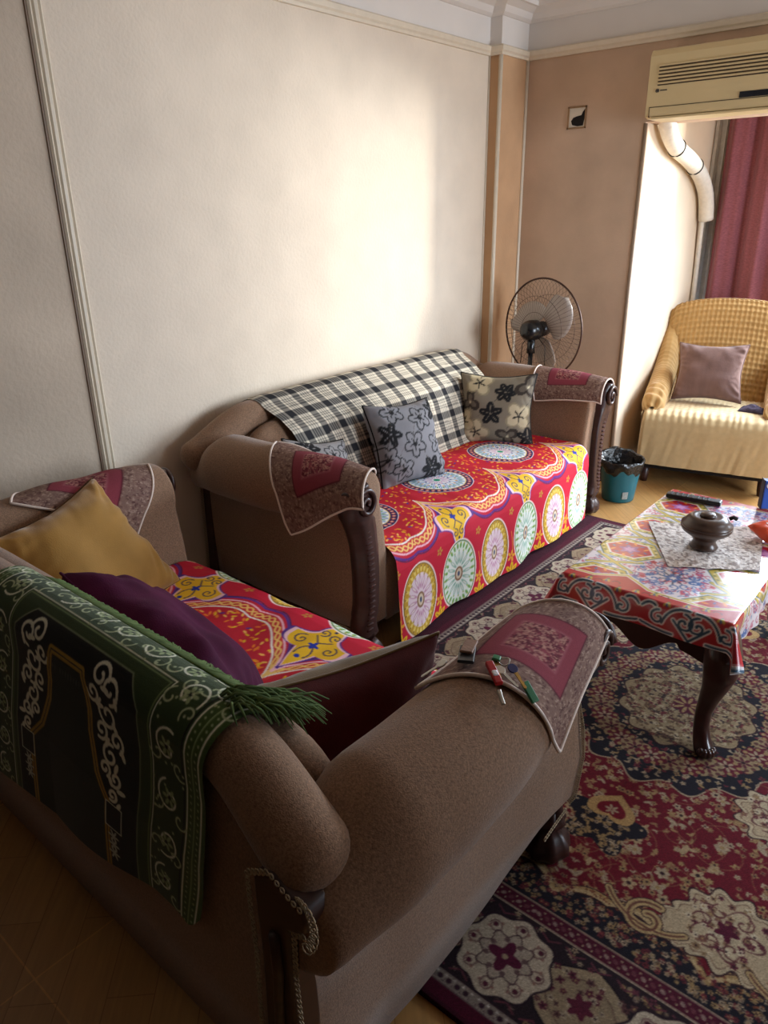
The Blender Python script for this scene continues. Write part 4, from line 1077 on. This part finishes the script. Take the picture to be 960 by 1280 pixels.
wz = wz+rid*(.0016*np.clip(vnoise(X*14+Y*3, Y*5, 6), 0, 1)+.0012*np.clip(np.sin((X-.3)*40+Y*3)*vnoise(X*3, Y*3, 8), 0, 1))
oc = MB().grid(np.stack([wx, wy, wz], -1), C=TC.at(X, Y)).build('tablecloth', M_oil)
tag(oc, 'glossy printed tablecloth, red with white lattice, over the coffee table', 'tablecloth')
TT = TZ+.0095

# lace napkin under the bowl
M_nap = cloth_mat('lace_napkin', rough=.9, var=.25, scale=90, bump=.6, bscale=110, bdist=.006)
A, Bq, Cq, D = [np.array(p) for p in ((-.886, 2.575), (-.690, 2.250), (-.448, 2.400), (-.535, 2.775))]
n = 90; s = np.linspace(0, 1, n); S, T = np.meshgrid(s, s, indexing='ij'); P = np.zeros((n, n, 3))
q = (A*(1-S[..., None])+Bq*S[..., None])*(1-T[..., None])+(D*(1-S[..., None])+Cq*S[..., None])*T[..., None]
P[..., :2] = q; P[..., 2] = TT+.002+.0035*np.clip(vnoise(S*7, T*7, 4), 0, 1)+.002*np.clip(vnoise(S*19, T*15, 5), 0, 1)
nc = np.where((vnoise(S*40, T*40, 7) > .25)[..., None], np.array((170, 156, 150.)), np.array((224, 214, 208.)))
o = MB().grid(P, C=nc).build('lace_napkin', M_nap); tag(o, 'cream crinkled lace napkin lying under the wooden bowl on the coffee table', 'napkin')
# lidded bowl
M_bowl = mat('turned_dark_wood', (72, 50, 38), rough=.35, var=.25, scale=18, stretch=(1, 1, 6), coat=.2)
bx, by, bz = -.650, 2.468, TT+.0065
bw = thing('lidded_bowl', 'round dark turned wood bowl with lid on the lace napkin', 'bowl', (bx, by, bz))
Mb = Matrix.Translation((bx, by, bz))
MB().lathe([(.0, 0), (.044, 0), (.047, .005), (.040, .014), (.036, .026), (.045, .040), (.062, .052), (.078, .064), (.084, .076), (.083, .083), (.0, .083)], 40, Mb).build('bowl_body', M_bowl, bw)
ld = MB().lathe([(.0, .082), (.083, .083), (.083, .088), (.072, .094), (.068, .104), (.058, .113), (.048, .117), (.040, .115), (.030, .114), (.0, .114)], 40, Mb).build('lid', M_bowl, bw)
MB().lathe([(.0, .113), (.024, .113), (.026, .117), (.023, .123), (.014, .126), (.0, .126)], 24, Mb).build('knob', M_bowl, ld)
MB().tube([(bx+.055, by+.055, bz+.10), (bx+.066, by+.062, bz+.106), (bx+.075, by+.068, bz+.10)], .007, 8).build('handle', M_dark, bw)
# remote control
rm = thing('remote_control', 'black television remote lying near the far edge of the coffee table', 'remote control', (-.83, 2.885, TT))
Mr = frame((-.828, 2.895, TT+.003), (1, .12, 0), (-.12, 1, 0))
M_blk = mat('black_plastic', (22, 22, 24), rough=.4, var=.1)
M_gry = mat('grey_rubber', (120, 122, 126), rough=.6)
MB().box(-.105, .105, -.022, .022, 0, .018, Mr).build('case', M_blk, rm, bevel=.007)
for i in range(8):
    for j in range(3):
        c = tf(np.array([[-.085+i*.02, -.012+j*.012, .0185]]), Mr)[0]
        MB().ell(c, (.005, .0035, .0022), nu=6, nv=10).build('button', M_gry, rm)
# orange snack packet and blue carton at the frame edge
M_or = mat('orange_film', (226, 74, 30), rough=.3, var=.12, scale=20); M_orw = mat('pale_film', (232, 200, 190), rough=.35, var=.1)
pk = thing('snack_packet', 'crumpled orange plastic packet at the right edge of the coffee table', 'packet', (-.475, 2.69, TT))
g = np.linspace(-1, 1, 30); X, Y = np.meshgrid(g, g, indexing='ij'); pr_ = np.clip((1-np.abs(X)**3)*(1-np.abs(Y)**3), 0, 1)**.5
Mk = frame((-.475, 2.70, TT+.032), (.55, .83, 0), (-.8, .5, .2))
m = MB(); m.grid(tf(np.stack([X*.085, Y*.055, pr_*.030+.006*vnoise(X*3, Y*3, 3)*pr_], -1), Mk)); m.grid(tf(np.stack([X*.085, Y*.055, -pr_*.022], -1), Mk)); m.build('packet_body', M_or, pk)
m = MB(); m.grid(tf(np.stack([X[8:22, 8:22]*.085, Y[8:22, 8:22]*.055, pr_[8:22, 8:22]*.030+.006*(vnoise(X*3, Y*3, 3)*pr_)[8:22, 8:22]+.0015], -1), Mk)); m.build('pale_label', M_orw, pk)
bk_ = thing('tissue_carton', 'blue upright carton with white lettering at the right edge of the table', 'carton', (-.555, 3.005, TT))
M_bl = mat('blue_card', (52, 96, 190), rough=.4, var=.1, scale=12); M_nv = mat('navy_card', (24, 26, 48), rough=.45); M_wc = mat('white_print', (236, 238, 242), rough=.5)
Mk = frame((-.560, 3.005, TT+.003), (1, .55, 0), (-.55, 1, 0))
MB().box(-.05, .05, -.018, .018, 0, .115, Mk).build('carton_body', M_bl, bk_, bevel=.004)
MB().box(-.053, -.049, -.0185, .0185, .0, .117, Mk).build('dark_side', M_nv, bk_, bevel=.001)
th = np.linspace(.7, 2*PI-.7, 16); MB().tube(tf(np.c_[-.030+.012*np.cos(th), np.full(16, -.0185), .097+.012*np.sin(th)], Mk), .0028, 6).build('white_lettering', M_wc, bk_)

# ------------------------------------------------------------------ key bunch on the near arm of the loveseat
def armp(v, c, h=.0): return wL(on_arm(v, c, HL, .013+h))
M_steel = mat('key_steel', (176, 172, 164), rough=.3, metal=.9, var=.1); M_brass = mat('key_brass', (182, 150, 88), rough=.35, metal=.9, var=.1)
M_leath = mat('tan_leather', (128, 92, 72), rough=.6, var=.2, scale=60, bump=.2); M_red = mat('red_plastic', (176, 26, 34), rough=.35); M_grn = mat('green_plastic', (40, 112, 72), rough=.4); M_blu = mat('navy_plastic', (30, 34, 92), rough=.4)
kb = thing('key_bunch', 'bunch of keys with leather fob, red penknife and green tag on the loveseat doily', 'keys', tuple(armp(.53, -.01)))
def flat_on_arm(v, c, dv, dc, Lh, Wd, thk, h, mname, m, parent, round_=False):
    o = armp(v, c, h); ax = armp(v+dv*.01, c+dc*.01, h)-o; ax /= np.linalg.norm(ax); nn = armp(v, c, h+.01)-o; nn /= np.linalg.norm(nn)
    Mx = frame(o, ax, np.cross(nn, ax))
    if round_:
        return MB().ell((0, 0, 0), (Lh/2, Wd/2, thk/2)).add([], []) if False else MB().ell(o, (Lh/2, Wd/2, thk/2), Mx.to_3x3().to_4x4()).build(mname, m, parent)
    return MB().box(-Lh/2, Lh/2, -Wd/2, Wd/2, 0, thk, Mx).build(mname, m, parent, bevel=.0025)
def key(v, c, dv, dc, mm, head, h=.004):
    o = armp(v, c, h); ax = armp(v+dv*.01, c+dc*.01, h)-o; ax /= np.linalg.norm(ax); nn = armp(v, c, h+.01)-o; nn /= np.linalg.norm(nn)
    Mx = frame(o, ax, np.cross(nn, ax)); m = MB()
    m.prism([(.005, -.003), (.042, -.003), (.045, 0), (.042, .003), (.036, .0018), (.032, .0036), (.026, .002), (.02, .0036), (.005, .0035)], -.001, .001, Mx)
    k = m.build('key_blade', mm, kb, smooth=False)
    th = np.linspace(0, 2*PI, 14, endpoint=False)
    MB().prism([(-.004+.011*math.cos(a), .010*math.sin(a)) for a in th], -.0018, .0018, Mx).build('key_head', head, kb, smooth=False, bevel=.001)
flat_on_arm(.565, -.058, .9, -.35, .062, .026, .006, .011, 'leather_fob', M_leath, kb)
flat_on_arm(.545, -.050, .9, -.5, .080, .032, .007, .003, 'key_case', M_blk, kb)
flat_on_arm(.515, .030, -.6, .8, .058, .015, .010, .004, 'penknife', M_red, kb)
flat_on_arm(.512, .034, -.6, .8, .014, .011, .012, .004, 'penknife_emblem', M_wc, kb)
flat_on_arm(.478, .070, -.6, .8, .032, .008, .006, .004, 'penknife_blade', M_steel, kb)
flat_on_arm(.545, .098, -.2, .9, .042, .018, .006, .004, 'green_tag', M_grn, kb)
flat_on_arm(.555, .012, .3, .9, .016, .016, .007, .006, 'green_cap', M_grn, kb)
key(.555, .052, -.35, .75, M_brass, M_blu, .008); key(.535, .036, -.2, .9, M_steel, M_steel, .005); key(.52, -.105, -.8, -.75, M_steel, M_steel, .004); key(.54, .02, -.6, .6, M_brass, M_brass, .004)
o = armp(.56, .025, .008); MB().tube([o+np.array([.012*math.cos(a), .012*math.sin(a), .003*math.sin(2*a)]) for a in np.linspace(0, 2*PI, 20, endpoint=False)], .0013, 6, closed=True).build('key_ring', M_steel, kb)

# ------------------------------------------------------------------ waste bin
BX, BY = -1.585, 4.02
M_teal = mat('teal_plastic', (6, 98, 114), rough=.35, var=.06); M_bag = mat('black_bin_liner', (16, 16, 18), rough=.28, var=.2, scale=30, bump=.7, bscale=22, bdist=.03)
bn = thing('waste_bin', 'teal plastic waste bin with black liner beside the far end of the long sofa', 'bin', (BX, BY, 0))
Mb = Matrix.Translation((BX, BY, .002))
MB().lathe([(.0, 0), (.088, 0), (.092, .006), (.098, .06), (.108, .15), (.122, .225), (.126, .235), (.120, .235), (.104, .15), (.09, .02), (.0, .018)], 48, Mb, cap=False).build('bucket', M_teal, bn)
P = []
for (r, z) in ((.110, .178), (.121, .19), (.130, .215), (.133, .240), (.128, .252), (.118, .240), (.105, .19), (.085, .12), (.03, .085), (.002, .08)):
    Q = []
    for k, a in enumerate(np.linspace(0, 2*PI, 60, endpoint=False)):
        lift = .028*math.exp(-((a-2.35)/.9)**2)*smoothstep(.15, .24, z)
        d = (.012*math.sin(5*a)+.008*math.sin(11*a+1)) if z < .2 and r > .1 else .003*math.sin(9*a)
        Q.append((BX+(r+.004*math.sin(7*a+z*40))*math.cos(a), BY+(r+.004*math.sin(7*a+z*40))*math.sin(a), .002+z+d+lift))
    P.append(Q)
MB().grid(P, wv=True).build('bin_liner', M_bag, bn)
a0 = math.atan2(-4.02, 1.585)+.42
m = MB(); m.grid([[(BX+(.0995+.1*(z-.03)+.0012)*math.cos(a0+t), BY+(.0995+.1*(z-.03)+.0012)*math.sin(a0+t), z) for t in np.linspace(-.16, .16, 8)] for z in (.030, .075)])
m.build('paper_label', mat('worn_label', (150, 160, 160), rough=.6, var=.3, scale=120), bn)

# ------------------------------------------------------------------ pedestal fan between the far arm and the wall
FX, FY, FZ = -2.128, 3.965, .955
M_fanb = mat('fan_black', (20, 20, 22), rough=.25, var=.05); M_bron = mat('fan_bronze_wire', (72, 46, 34), rough=.4, metal=.3)
M_blade = mat('smoky_fan_blade', (196, 184, 174), rough=.3, var=.05, trans=.25)
fn = thing('pedestal_fan', 'black pedestal fan with round wire cage behind the far arm of the long sofa', 'fan', (FX, FY, 0))
Mf = Matrix.Translation((FX, FY, FZ)) @ Matrix.Rotation(math.radians(-12), 4, 'Z') @ Matrix.Rotation(math.radians(90), 4, 'X')   # local z -> -y (towards the room)
RG = .285
rim = MB(); th = np.linspace(0, 2*PI, 72, endpoint=False)
rim.tube(tf(np.c_[RG*np.cos(th), RG*np.sin(th), 0*th], Mf), .0055, 8, closed=True); rim.build('cage_rim', M_bron, fn)
for nm, dz in (('rear_grille', .072), ('front_grille', -.072)):
    m = MB()
    for k in range(60):
        a = 2*PI*k/60; q = np.linspace(.06, RG, 8)
        m.tube(tf(np.c_[q*math.cos(a), q*math.sin(a), dz*np.sqrt(np.clip(1-(q/RG)**2.6, 0, 1))], Mf), .0008, 4)
    for rr_ in (.10, .19):
        m.tube(tf(np.c_[rr_*np.cos(th), rr_*np.sin(th), np.full(72, dz*math.sqrt(1-(rr_/RG)**2.6))], Mf), .0012, 5, closed=True)
    m.build(nm, M_bron, fn)
for k in range(3):
    a0 = 2*PI*k/3+.36; P = []
    for q in np.linspace(0, 1, 14):
        r = .045+.195*q; wd = .100*math.sin(PI*min(1, .18+.70*q))**.7*(1-.25*q)+.012
        if q > .8: wd *= math.sqrt(max(.02, 1-((q-.8)/.2)**2))
        P.append([tf(np.array([[r*math.cos(a0+.55*q)-t*wd*math.sin(a0+.55*q), r*math.sin(a0+.55*q)+t*wd*math.cos(a0+.55*q), .022*t-.006*t*t]]), Mf)[0] for t in np.linspace(-1, 1, 10)])
    MB().grid(P).build('fan_blade', M_blade, fn, solid=.002)
MB().lathe([(.0, -.03), (.04, -.03), (.045, 0), (.04, .03), (.0, .03)], 24, Mf).build('hub', M_fanb, fn)
mt = MB().lathe([(.0, .05), (.05, .05), (.058, .06), (.060, .10), (.056, .125), (.045, .145), (.030, .157), (.0, .162)], 28, Mf).build('motor_housing', M_fanb, fn)
pm = tf(np.array([[0, 0, .09]]), Mf)[0]
MB().tube([pm+[0, 0, -.03], pm+[0, 0, -.10], pm+[0, .0, -.13]], [.024, .022, .026], 14).build('neck', M_fanb, fn)
MB().tube([pm+[0, 0, -.12], (pm[0], pm[1], .04)], [.014, .014], 14).build('pole', M_fanb, fn)
MB().lathe([(.0, 0), (.14, 0), (.145, .008), (.13, .02), (.05, .035), (.022, .06), (.0, .06)], 36, Matrix.Translation((pm[0], pm[1], 0))).build('base', M_fanb, fn)
m = MB()
for sx in (-1, 1): m.tube([pm+[sx*.03, .02, -.04], pm+[sx*.075, .03, -.09], pm+[sx*.08, .03, -.2]], .0022, 6)
m.build('power_cable', M_fanb, fn)

# ------------------------------------------------------------------ armchair in the alcove under a mustard stretch cover
CH = Matrix.Translation((-1.245, 4.43, 0)) @ Matrix.Rotation(math.radians(13), 4, 'Z')   # local: x across, y back, front edge at y=0
M_must2 = NT('mustard_seersucker'); q = M_must2; b = q.b
a = q.n('ShaderNodeAttribute', attribute_name='Col'); nz = q.n('ShaderNodeTexNoise', i_Scale=40.0); tc = q.n('ShaderNodeTexCoord'); q.l(tc.outputs['Object'], nz.inputs['Vector'])
rp = q.n('ShaderNodeMapRange'); rp.inputs[3].default_value = .88; rp.inputs[4].default_value = 1.12; q.l(nz.outputs['Fac'], rp.inputs[0]); cb = q.n('ShaderNodeCombineColor'); [q.l(rp.outputs[0], cb.inputs[i]) for i in range(3)]
mx = q.n('ShaderNodeMix', data_type='RGBA', blend_type='MULTIPLY'); mx.inputs[0].default_value = 1; q.l(a.outputs['Color'], mx.inputs[6]); q.l(cb.outputs[0], mx.inputs[7]); q.l(mx.outputs[2], b.inputs['Base Color'])
b.inputs['Roughness'].default_value = .8; b.inputs['Sheen Weight'].default_value = .25
M_must2 = q.m
MC = np.array((176, 136, 78.)); MC2 = np.array((192, 166, 122.))
ac = thing('armchair', 'armchair under a mustard stretch cover with puckered back, in the alcove by the curtain', 'armchair', tuple(CH.translation))
def puck(P, s, t, amp, cell=.03):
    """push a quilted pucker along the surface normal"""
    du = np.gradient(P, axis=0); dv = np.gradient(P, axis=1); N = np.cross(du, dv); N /= np.linalg.norm(N, axis=-1)[..., None]+1e-9
    h = np.abs(np.sin(PI*s/cell))**.6*np.abs(np.sin(PI*t/cell))**.6
    return P+N*(h*amp)[..., None], h
def cov(name, P, s, t, amp, cell=.030, sgn=1, tint=MC, **k):
    P2, h = puck(P, s, t, amp*sgn, cell)
    return MB().grid(tf(P2, CH), C=np.broadcast_to(tint, P.shape)).build(name, M_must2, ac)
hw = .385
# back: closed rounded slab with arched top; front face grid, wraps over the top and down the rear
nu, nt = 170, 190
u = np.linspace(-1, 1, nu); t = np.linspace(0, 1, nt); U, T = np.meshgrid(u, t, indexing='ij')
topz = 1.075-.075*np.abs(U)**2.6-.06*np.clip((np.abs(U)-.8)/.2, 0, 1)**2
yc = np.interp(t, [0, .42, .5, .58, 1], [.50, .635, .675, .715, .74])[None]; zc = np.interp(t, [0, .42, .47, .5, .53, .58, 1], [.40, .93, .985, 1.0, .985, .93, .12])[None]
Z = zc*topz/1.0; Z = np.where(T < .01, .38, Z)
rnd = np.sqrt(np.clip(1-np.abs(U)**8, 0, 1)); Ym = .69
Yy = Ym+(yc-Ym)*np.where(T < .5, .25+.75*rnd, rnd*.9+.1)
wd = hw*(.97+.05*np.sin(np.clip(Z, .3, 1.1)*2))
cov('back_cover', np.stack([U*wd, Yy, Z], -1), U*.42, np.where(T < .5, T*1.2, T*1.4), -.010)
# seat with skirt: path from back to front edge and down
nu, nt = 160, 170
path = [(.58, .455), (.45, .462), (.25, .468), (.08, .462), (.03, .445), (.006, .41), (-.004, .36), (-.008, .26), (-.014, .135)]
_, _, Lp = path_at(path, 0); t = np.linspace(0, Lp, nt); y, z, _ = path_at(path, t)
for _ in range(6): y[1:-1] = (y[:-2]+y[1:-1]*2+y[2:])/4; z[1:-1] = (z[:-2]+z[1:-1]*2+z[2:])/4
U, T = np.meshgrid(np.linspace(-1, 1, nu), t, indexing='ij'); Yy = np.repeat(y[None], nu, 0); Z = np.repeat(z[None], nu, 0)
sk = np.clip((.42-Z)/.3, 0, 1)
rnd = np.clip((np.abs(U)-.93)/.07, 0, 1)
Yy = Yy+.045*rnd**2*(Z < .47)*np.clip((.3-Yy)/.3, 0, 1)+sk*.006*vnoise(U*7, T*5, 4)+.004*sk*vnoise(U*16+T*9, T*6, 5)
Z = Z-.02*rnd**2*(Yy < .5)+(1-sk)*.004*np.sin(U*60+vnoise(U*4, T*4, 2)*2)*np.exp(-((Yy-.06)/.07)**2)
amp = .0045*np.clip((Yy-.10)/.08, 0, 1)
cov('seat_cover', np.stack([U*(hw+.005), Yy, Z], -1), U*.39, T, -amp, .028, tint=MC2)
# side skirts
for sg in (-1, 1):
    yq = np.linspace(.03, .72, 60); zq = np.linspace(.14, .45, 30); Yq, Zq = np.meshgrid(yq, zq, indexing='ij')
    cov('side_skirt', np.stack([sg*(hw+.004+.004*vnoise(Yq*9, Zq*6, 3)), Yq, Zq], -1), Yq, Zq, 0)
    # arm: slopes down from the back to the seat front, wrinkled at the front
    n = 90; ss = np.linspace(0, 1, n); th = np.linspace(0, 2*PI, 44, endpoint=True)
    yy = np.interp(ss, [0, .3, .7, .92, 1], [.68, .50, .24, .11, .075]); zz = np.interp(ss, [0, .15, .35, .6, .8, .92, 1], [.93, .82, .68, .60, .57, .53, .47])
    for _ in range(10): yy[1:-1] = (yy[:-2]+yy[1:-1]*2+yy[2:])/4; zz[1:-1] = (zz[:-2]+zz[1:-1]*2+zz[2:])/4
    rr_ = .062*np.sqrt(np.clip(1-((ss-.88)/.13).clip(0)**2, .02, 1))
    P = np.zeros((n, 44, 3))
    for i in range(n):
        for j, a in enumerate(th):
            ca, sa = math.cos(a), math.sin(a)
            hz = .5*(zz[i]-.42)
            P[i, j] = (sg*(hw-.045)+ca*rr_[i]*1.1, yy[i]+.008*math.sin(j*.9)*(i > 60), zz[i]-hz+math.copysign(abs(sa)**.7, sa)*hz+(0 if i < 62 else .007*math.sin(i*.75+j*.35)*max(0, sa)))
    Sg, Tg = np.meshgrid(ss*.8, th*.07, indexing='ij')
    cov('arm_cover', P, Sg, Tg, .007*(np.clip((.75-ss)/.1, 0, 1))[:, None], .028, sgn=-1 if sg > 0 else -1)
Mbase = mat('beige_underside', (150, 122, 84), rough=.9, var=.1)
MB().box(-hw+.02, hw-.02, .03, .70, .10, .16, CH).build('seat_base', M_dark, ac, smooth=False)
MB().box(-hw+.04, hw-.04, .08, .66, .16, .40, CH).build('seat_frame', M_dark, ac, smooth=False)
for sx in (-1, 1):
    for y in (.07, .64):
        c = tf(np.array([[sx*(hw-.05), y, 0]]), CH)[0]
        MB().lathe([(.0, 0), (.020, 0), (.024, .03), (.030, .12), (.0, .12)], 16, Matrix.Translation(c)).build('leg', M_wood, ac)
Mc = CH @ Matrix.Translation((-.06, .36, .655))
pillow('cushion', 'mauve ribbed cushion leaning on the back of the mustard armchair', frame(Mc.translation, (.975, .22, .02), (-.02, .40, .90)), .40, .36, .13, M_mauv, seed=23, pinch=.13)
M_pou = mat('dark_purple_knit', (58, 46, 66), rough=.9, var=.35, scale=70, bump=.4, bscale=160)
g = np.linspace(-1, 1, 26); X, Y = np.meshgrid(g, g, indexing='ij'); pr_ = np.clip((1-X**2)*(1-Y**2), 0, 1)
c = tf(np.array([[.215, .22, .470]]), CH)[0]
o = MB().grid(np.stack([c[0]+X*.075, c[1]+Y*.05, c[2]+.035*pr_**.6+.010*vnoise(X*4, Y*4, 5)*pr_], -1)).build('folded_scarf', M_pou)
tag(o, 'small crumpled dark purple cloth on the seat of the mustard armchair', 'scarf')

# ------------------------------------------------------------------ curtain
M_cur = mat('maroon_curtain_weave', (140, 84, 92), rough=.85, var=.24, scale=60, bump=.3, bscale=260, spec=.15, sheen=.2, bdist=.003, stretch=(1, 1, 3))
ct = thing('curtain', 'maroon curtain hanging in vertical folds behind the mustard armchair', 'curtain', (-1.15, 5.33, 2.25))
xs = np.linspace(-1.665, -1.13, 150); zs = np.linspace(.03, 2.24, 60); X, Z = np.meshgrid(xs, zs, indexing='ij')
dep = .032*np.sin(X*2*PI/.19+.6*np.sin(X*7))+.012*np.sin(X*2*PI/.083+1)+.006*np.sin(Z*3+X*5)
MB().grid(np.stack([X, 5.33+dep, Z], -1)).build('curtain_panel', M_cur, ct, solid=.003)
MB().tube([(-1.72, 5.33, 2.25), (1.3, 5.33, 2.25)], .014, 12).build('curtain_rail', M_frame, ct)

# ------------------------------------------------------------------ air conditioner over the alcove opening
M_ac = mat('aged_cream_plastic', (216, 194, 146), rough=.45, var=.04, scale=4); M_acd = mat('ac_slot_dark', (70, 56, 40), rough=.8); M_disp = mat('dark_display', (30, 32, 38), rough=.2)
ax0, ax1, ay, az0, az1 = -1.668, -.70, 4.03, 2.018, 2.317
aco = thing('air_conditioner', 'old cream split air conditioner mounted over the alcove opening', 'air conditioner', ((ax0+ax1)/2, YF, az0))
prof = [(YF, az0), (ay+.03, az0), (ay+.004, az0+.008), (ay, az0+.02), (ay, az0+.27), (ay+.012, az1-.006), (ay+.03, az1), (YF, az1)]
P = [[(x, y, z) for y, z in prof] for x in (ax0, ax1)]
bod = MB().grid(P, wv=True, cap=True).build('casing', M_ac, aco, smooth=False)
for k in range(6):
    z = 2.158+k*.0152
    MB().box(ax0+.048, ax1-.05, ay-.0015, ay+.004, z, z+.0052).build('intake_slot', M_acd, aco, smooth=False)
    MB().box(ax0+.046, ax1-.048, ay-.006, ay+.002, z+.0058, z+.0130).build('louvre', M_ac, aco, smooth=False, bevel=.002)
MB().box(ax0+.018, ax1-.02, ay-.002, ay+.01, 2.0645, 2.0675).build('panel_seam', M_acd, aco, smooth=False)
MB().box(ax0+.018, ax0+.020, ay-.002, ay+.01, 2.022, 2.066).build('panel_seam', M_acd, aco, smooth=False)
MB().box(ax0+.03, ax1-.03, ay-.004, ay+.05, 2.012, 2.022).build('outlet_flap', M_ac, aco, smooth=False, bevel=.003)
MB().box(-1.228, -.98, ay-.003, ay+.004, 2.070, 2.095).build('display_window', M_disp, aco, smooth=False, bevel=.001)
lg = MB(); th = np.linspace(0, 2*PI, 20, endpoint=False); lg.tube(np.c_[-1.618+.007*np.cos(th), np.full(20, ay-.002), 2.137+.007*np.sin(th)], .0022, 6, closed=True).ell((-1.618, ay-.001, 2.137), (.004, .002, .004), nu=6, nv=10)
for k in range(5): lg.box(-1.604+k*.0068, -1.599+k*.0068, ay-.002, ay+.001, 2.1345, 2.1395)
lg.build('maker_badge', mat('badge_grey', (70, 66, 64), rough=.4), aco, smooth=False)
# insulated pipe and thin conduit on the alcove wall
M_pipe = mat('white_pipe_wrap', (226, 218, 204), rough=.6, var=.08, scale=40, bump=.2, bscale=80)
def smooth_path(p, n=60):
    p = np.array(p, float); d = np.r_[0, np.cumsum(np.linalg.norm(np.diff(p, axis=0), axis=1))]; s = np.linspace(0, d[-1], n); q = np.c_[[np.interp(s, d, p[:, i]) for i in range(3)]].T
    for _ in range(25): q[1:-1] = (q[:-2]+2*q[1:-1]+q[2:])/4
    return q
pp = smooth_path([(-1.69, 4.36, 2.08), (-1.69, 4.41, 1.99), (-1.70, 4.60, 1.91), (-1.70, 4.83, 1.868), (-1.70, 5.06, 1.79), (-1.70, 5.22, 1.68), (-1.70, 5.27, 1.53)])
pi_ = thing('refrigerant_pipe', 'white wrapped air conditioner pipe bending down the alcove wall', 'pipe', (-1.72, 5.26, 1.53))
MB().tube(pp, .046, 16).build('pipe_wrap', M_pipe, pi_)
for k in (16, 34):
    T = pp[k+1]-pp[k]; T /= np.linalg.norm(T); A = np.array([1., 0, 0]); Bv = np.cross(T, A)
    MB().tube([pp[k]+.0475*(math.cos(a)*A+math.sin(a)*Bv) for a in np.linspace(0, 2*PI, 24, endpoint=False)], .004, 6, closed=True).build('cable_tie', M_fanb, pi_)
cp = smooth_path([(-1.72, 5.26, 1.60), (-1.73, 5.29, 1.45), (-1.735, 5.33, 1.2), (-1.735, 5.34, .9), (-1.735, 5.34, .3)])
o = MB().tube(cp, .016, 10).build('drain_conduit', M_pipe); tag(o, 'thin pale conduit running down the alcove corner beside the curtain', 'conduit')
# broken socket box high on the far wall
jb = thing('junction_box', 'open square socket box with broken plaster high on the far wall', 'socket box', (-2.15, YF, 2.022))
m = MB(); x0, x1, z0, z1 = -2.206, -2.094, 2.022, 2.134
for bb in ((x0, x0+.008, z0, z1), (x1-.008, x1, z0, z1), (x0, x1, z0, z0+.008), (x0, x1, z1-.008, z1)): m.box(bb[0], bb[1], YF-.006, YF+.002, bb[2], bb[3])
m.build('box_rim', mat('rim_brown', (150, 118, 84), rough=.7, var=.2), jb, smooth=False)
MB().box(x0+.006, x1-.006, YF-.0015, YF+.001, z0+.006, z1-.006).build('plaster_patch', mat('white_filler', (222, 212, 196), rough=.9, var=.1), jb, smooth=False)
hole = [(x0+.030, z0+.020), (x0+.062, z0+.012), (x1-.016, z0+.014), (x1-.010, z0+.05), (x1-.009, z1-.014), (x1-.022, z1-.03), (x1-.03, z1-.046), (x0+.055, z0+.062), (x0+.034, z0+.056), (x0+.022, z0+.040)]
MB().prism(hole, YF-.003, YF-.001, axis='y').build('dark_cavity', M_dark, jb, smooth=False)
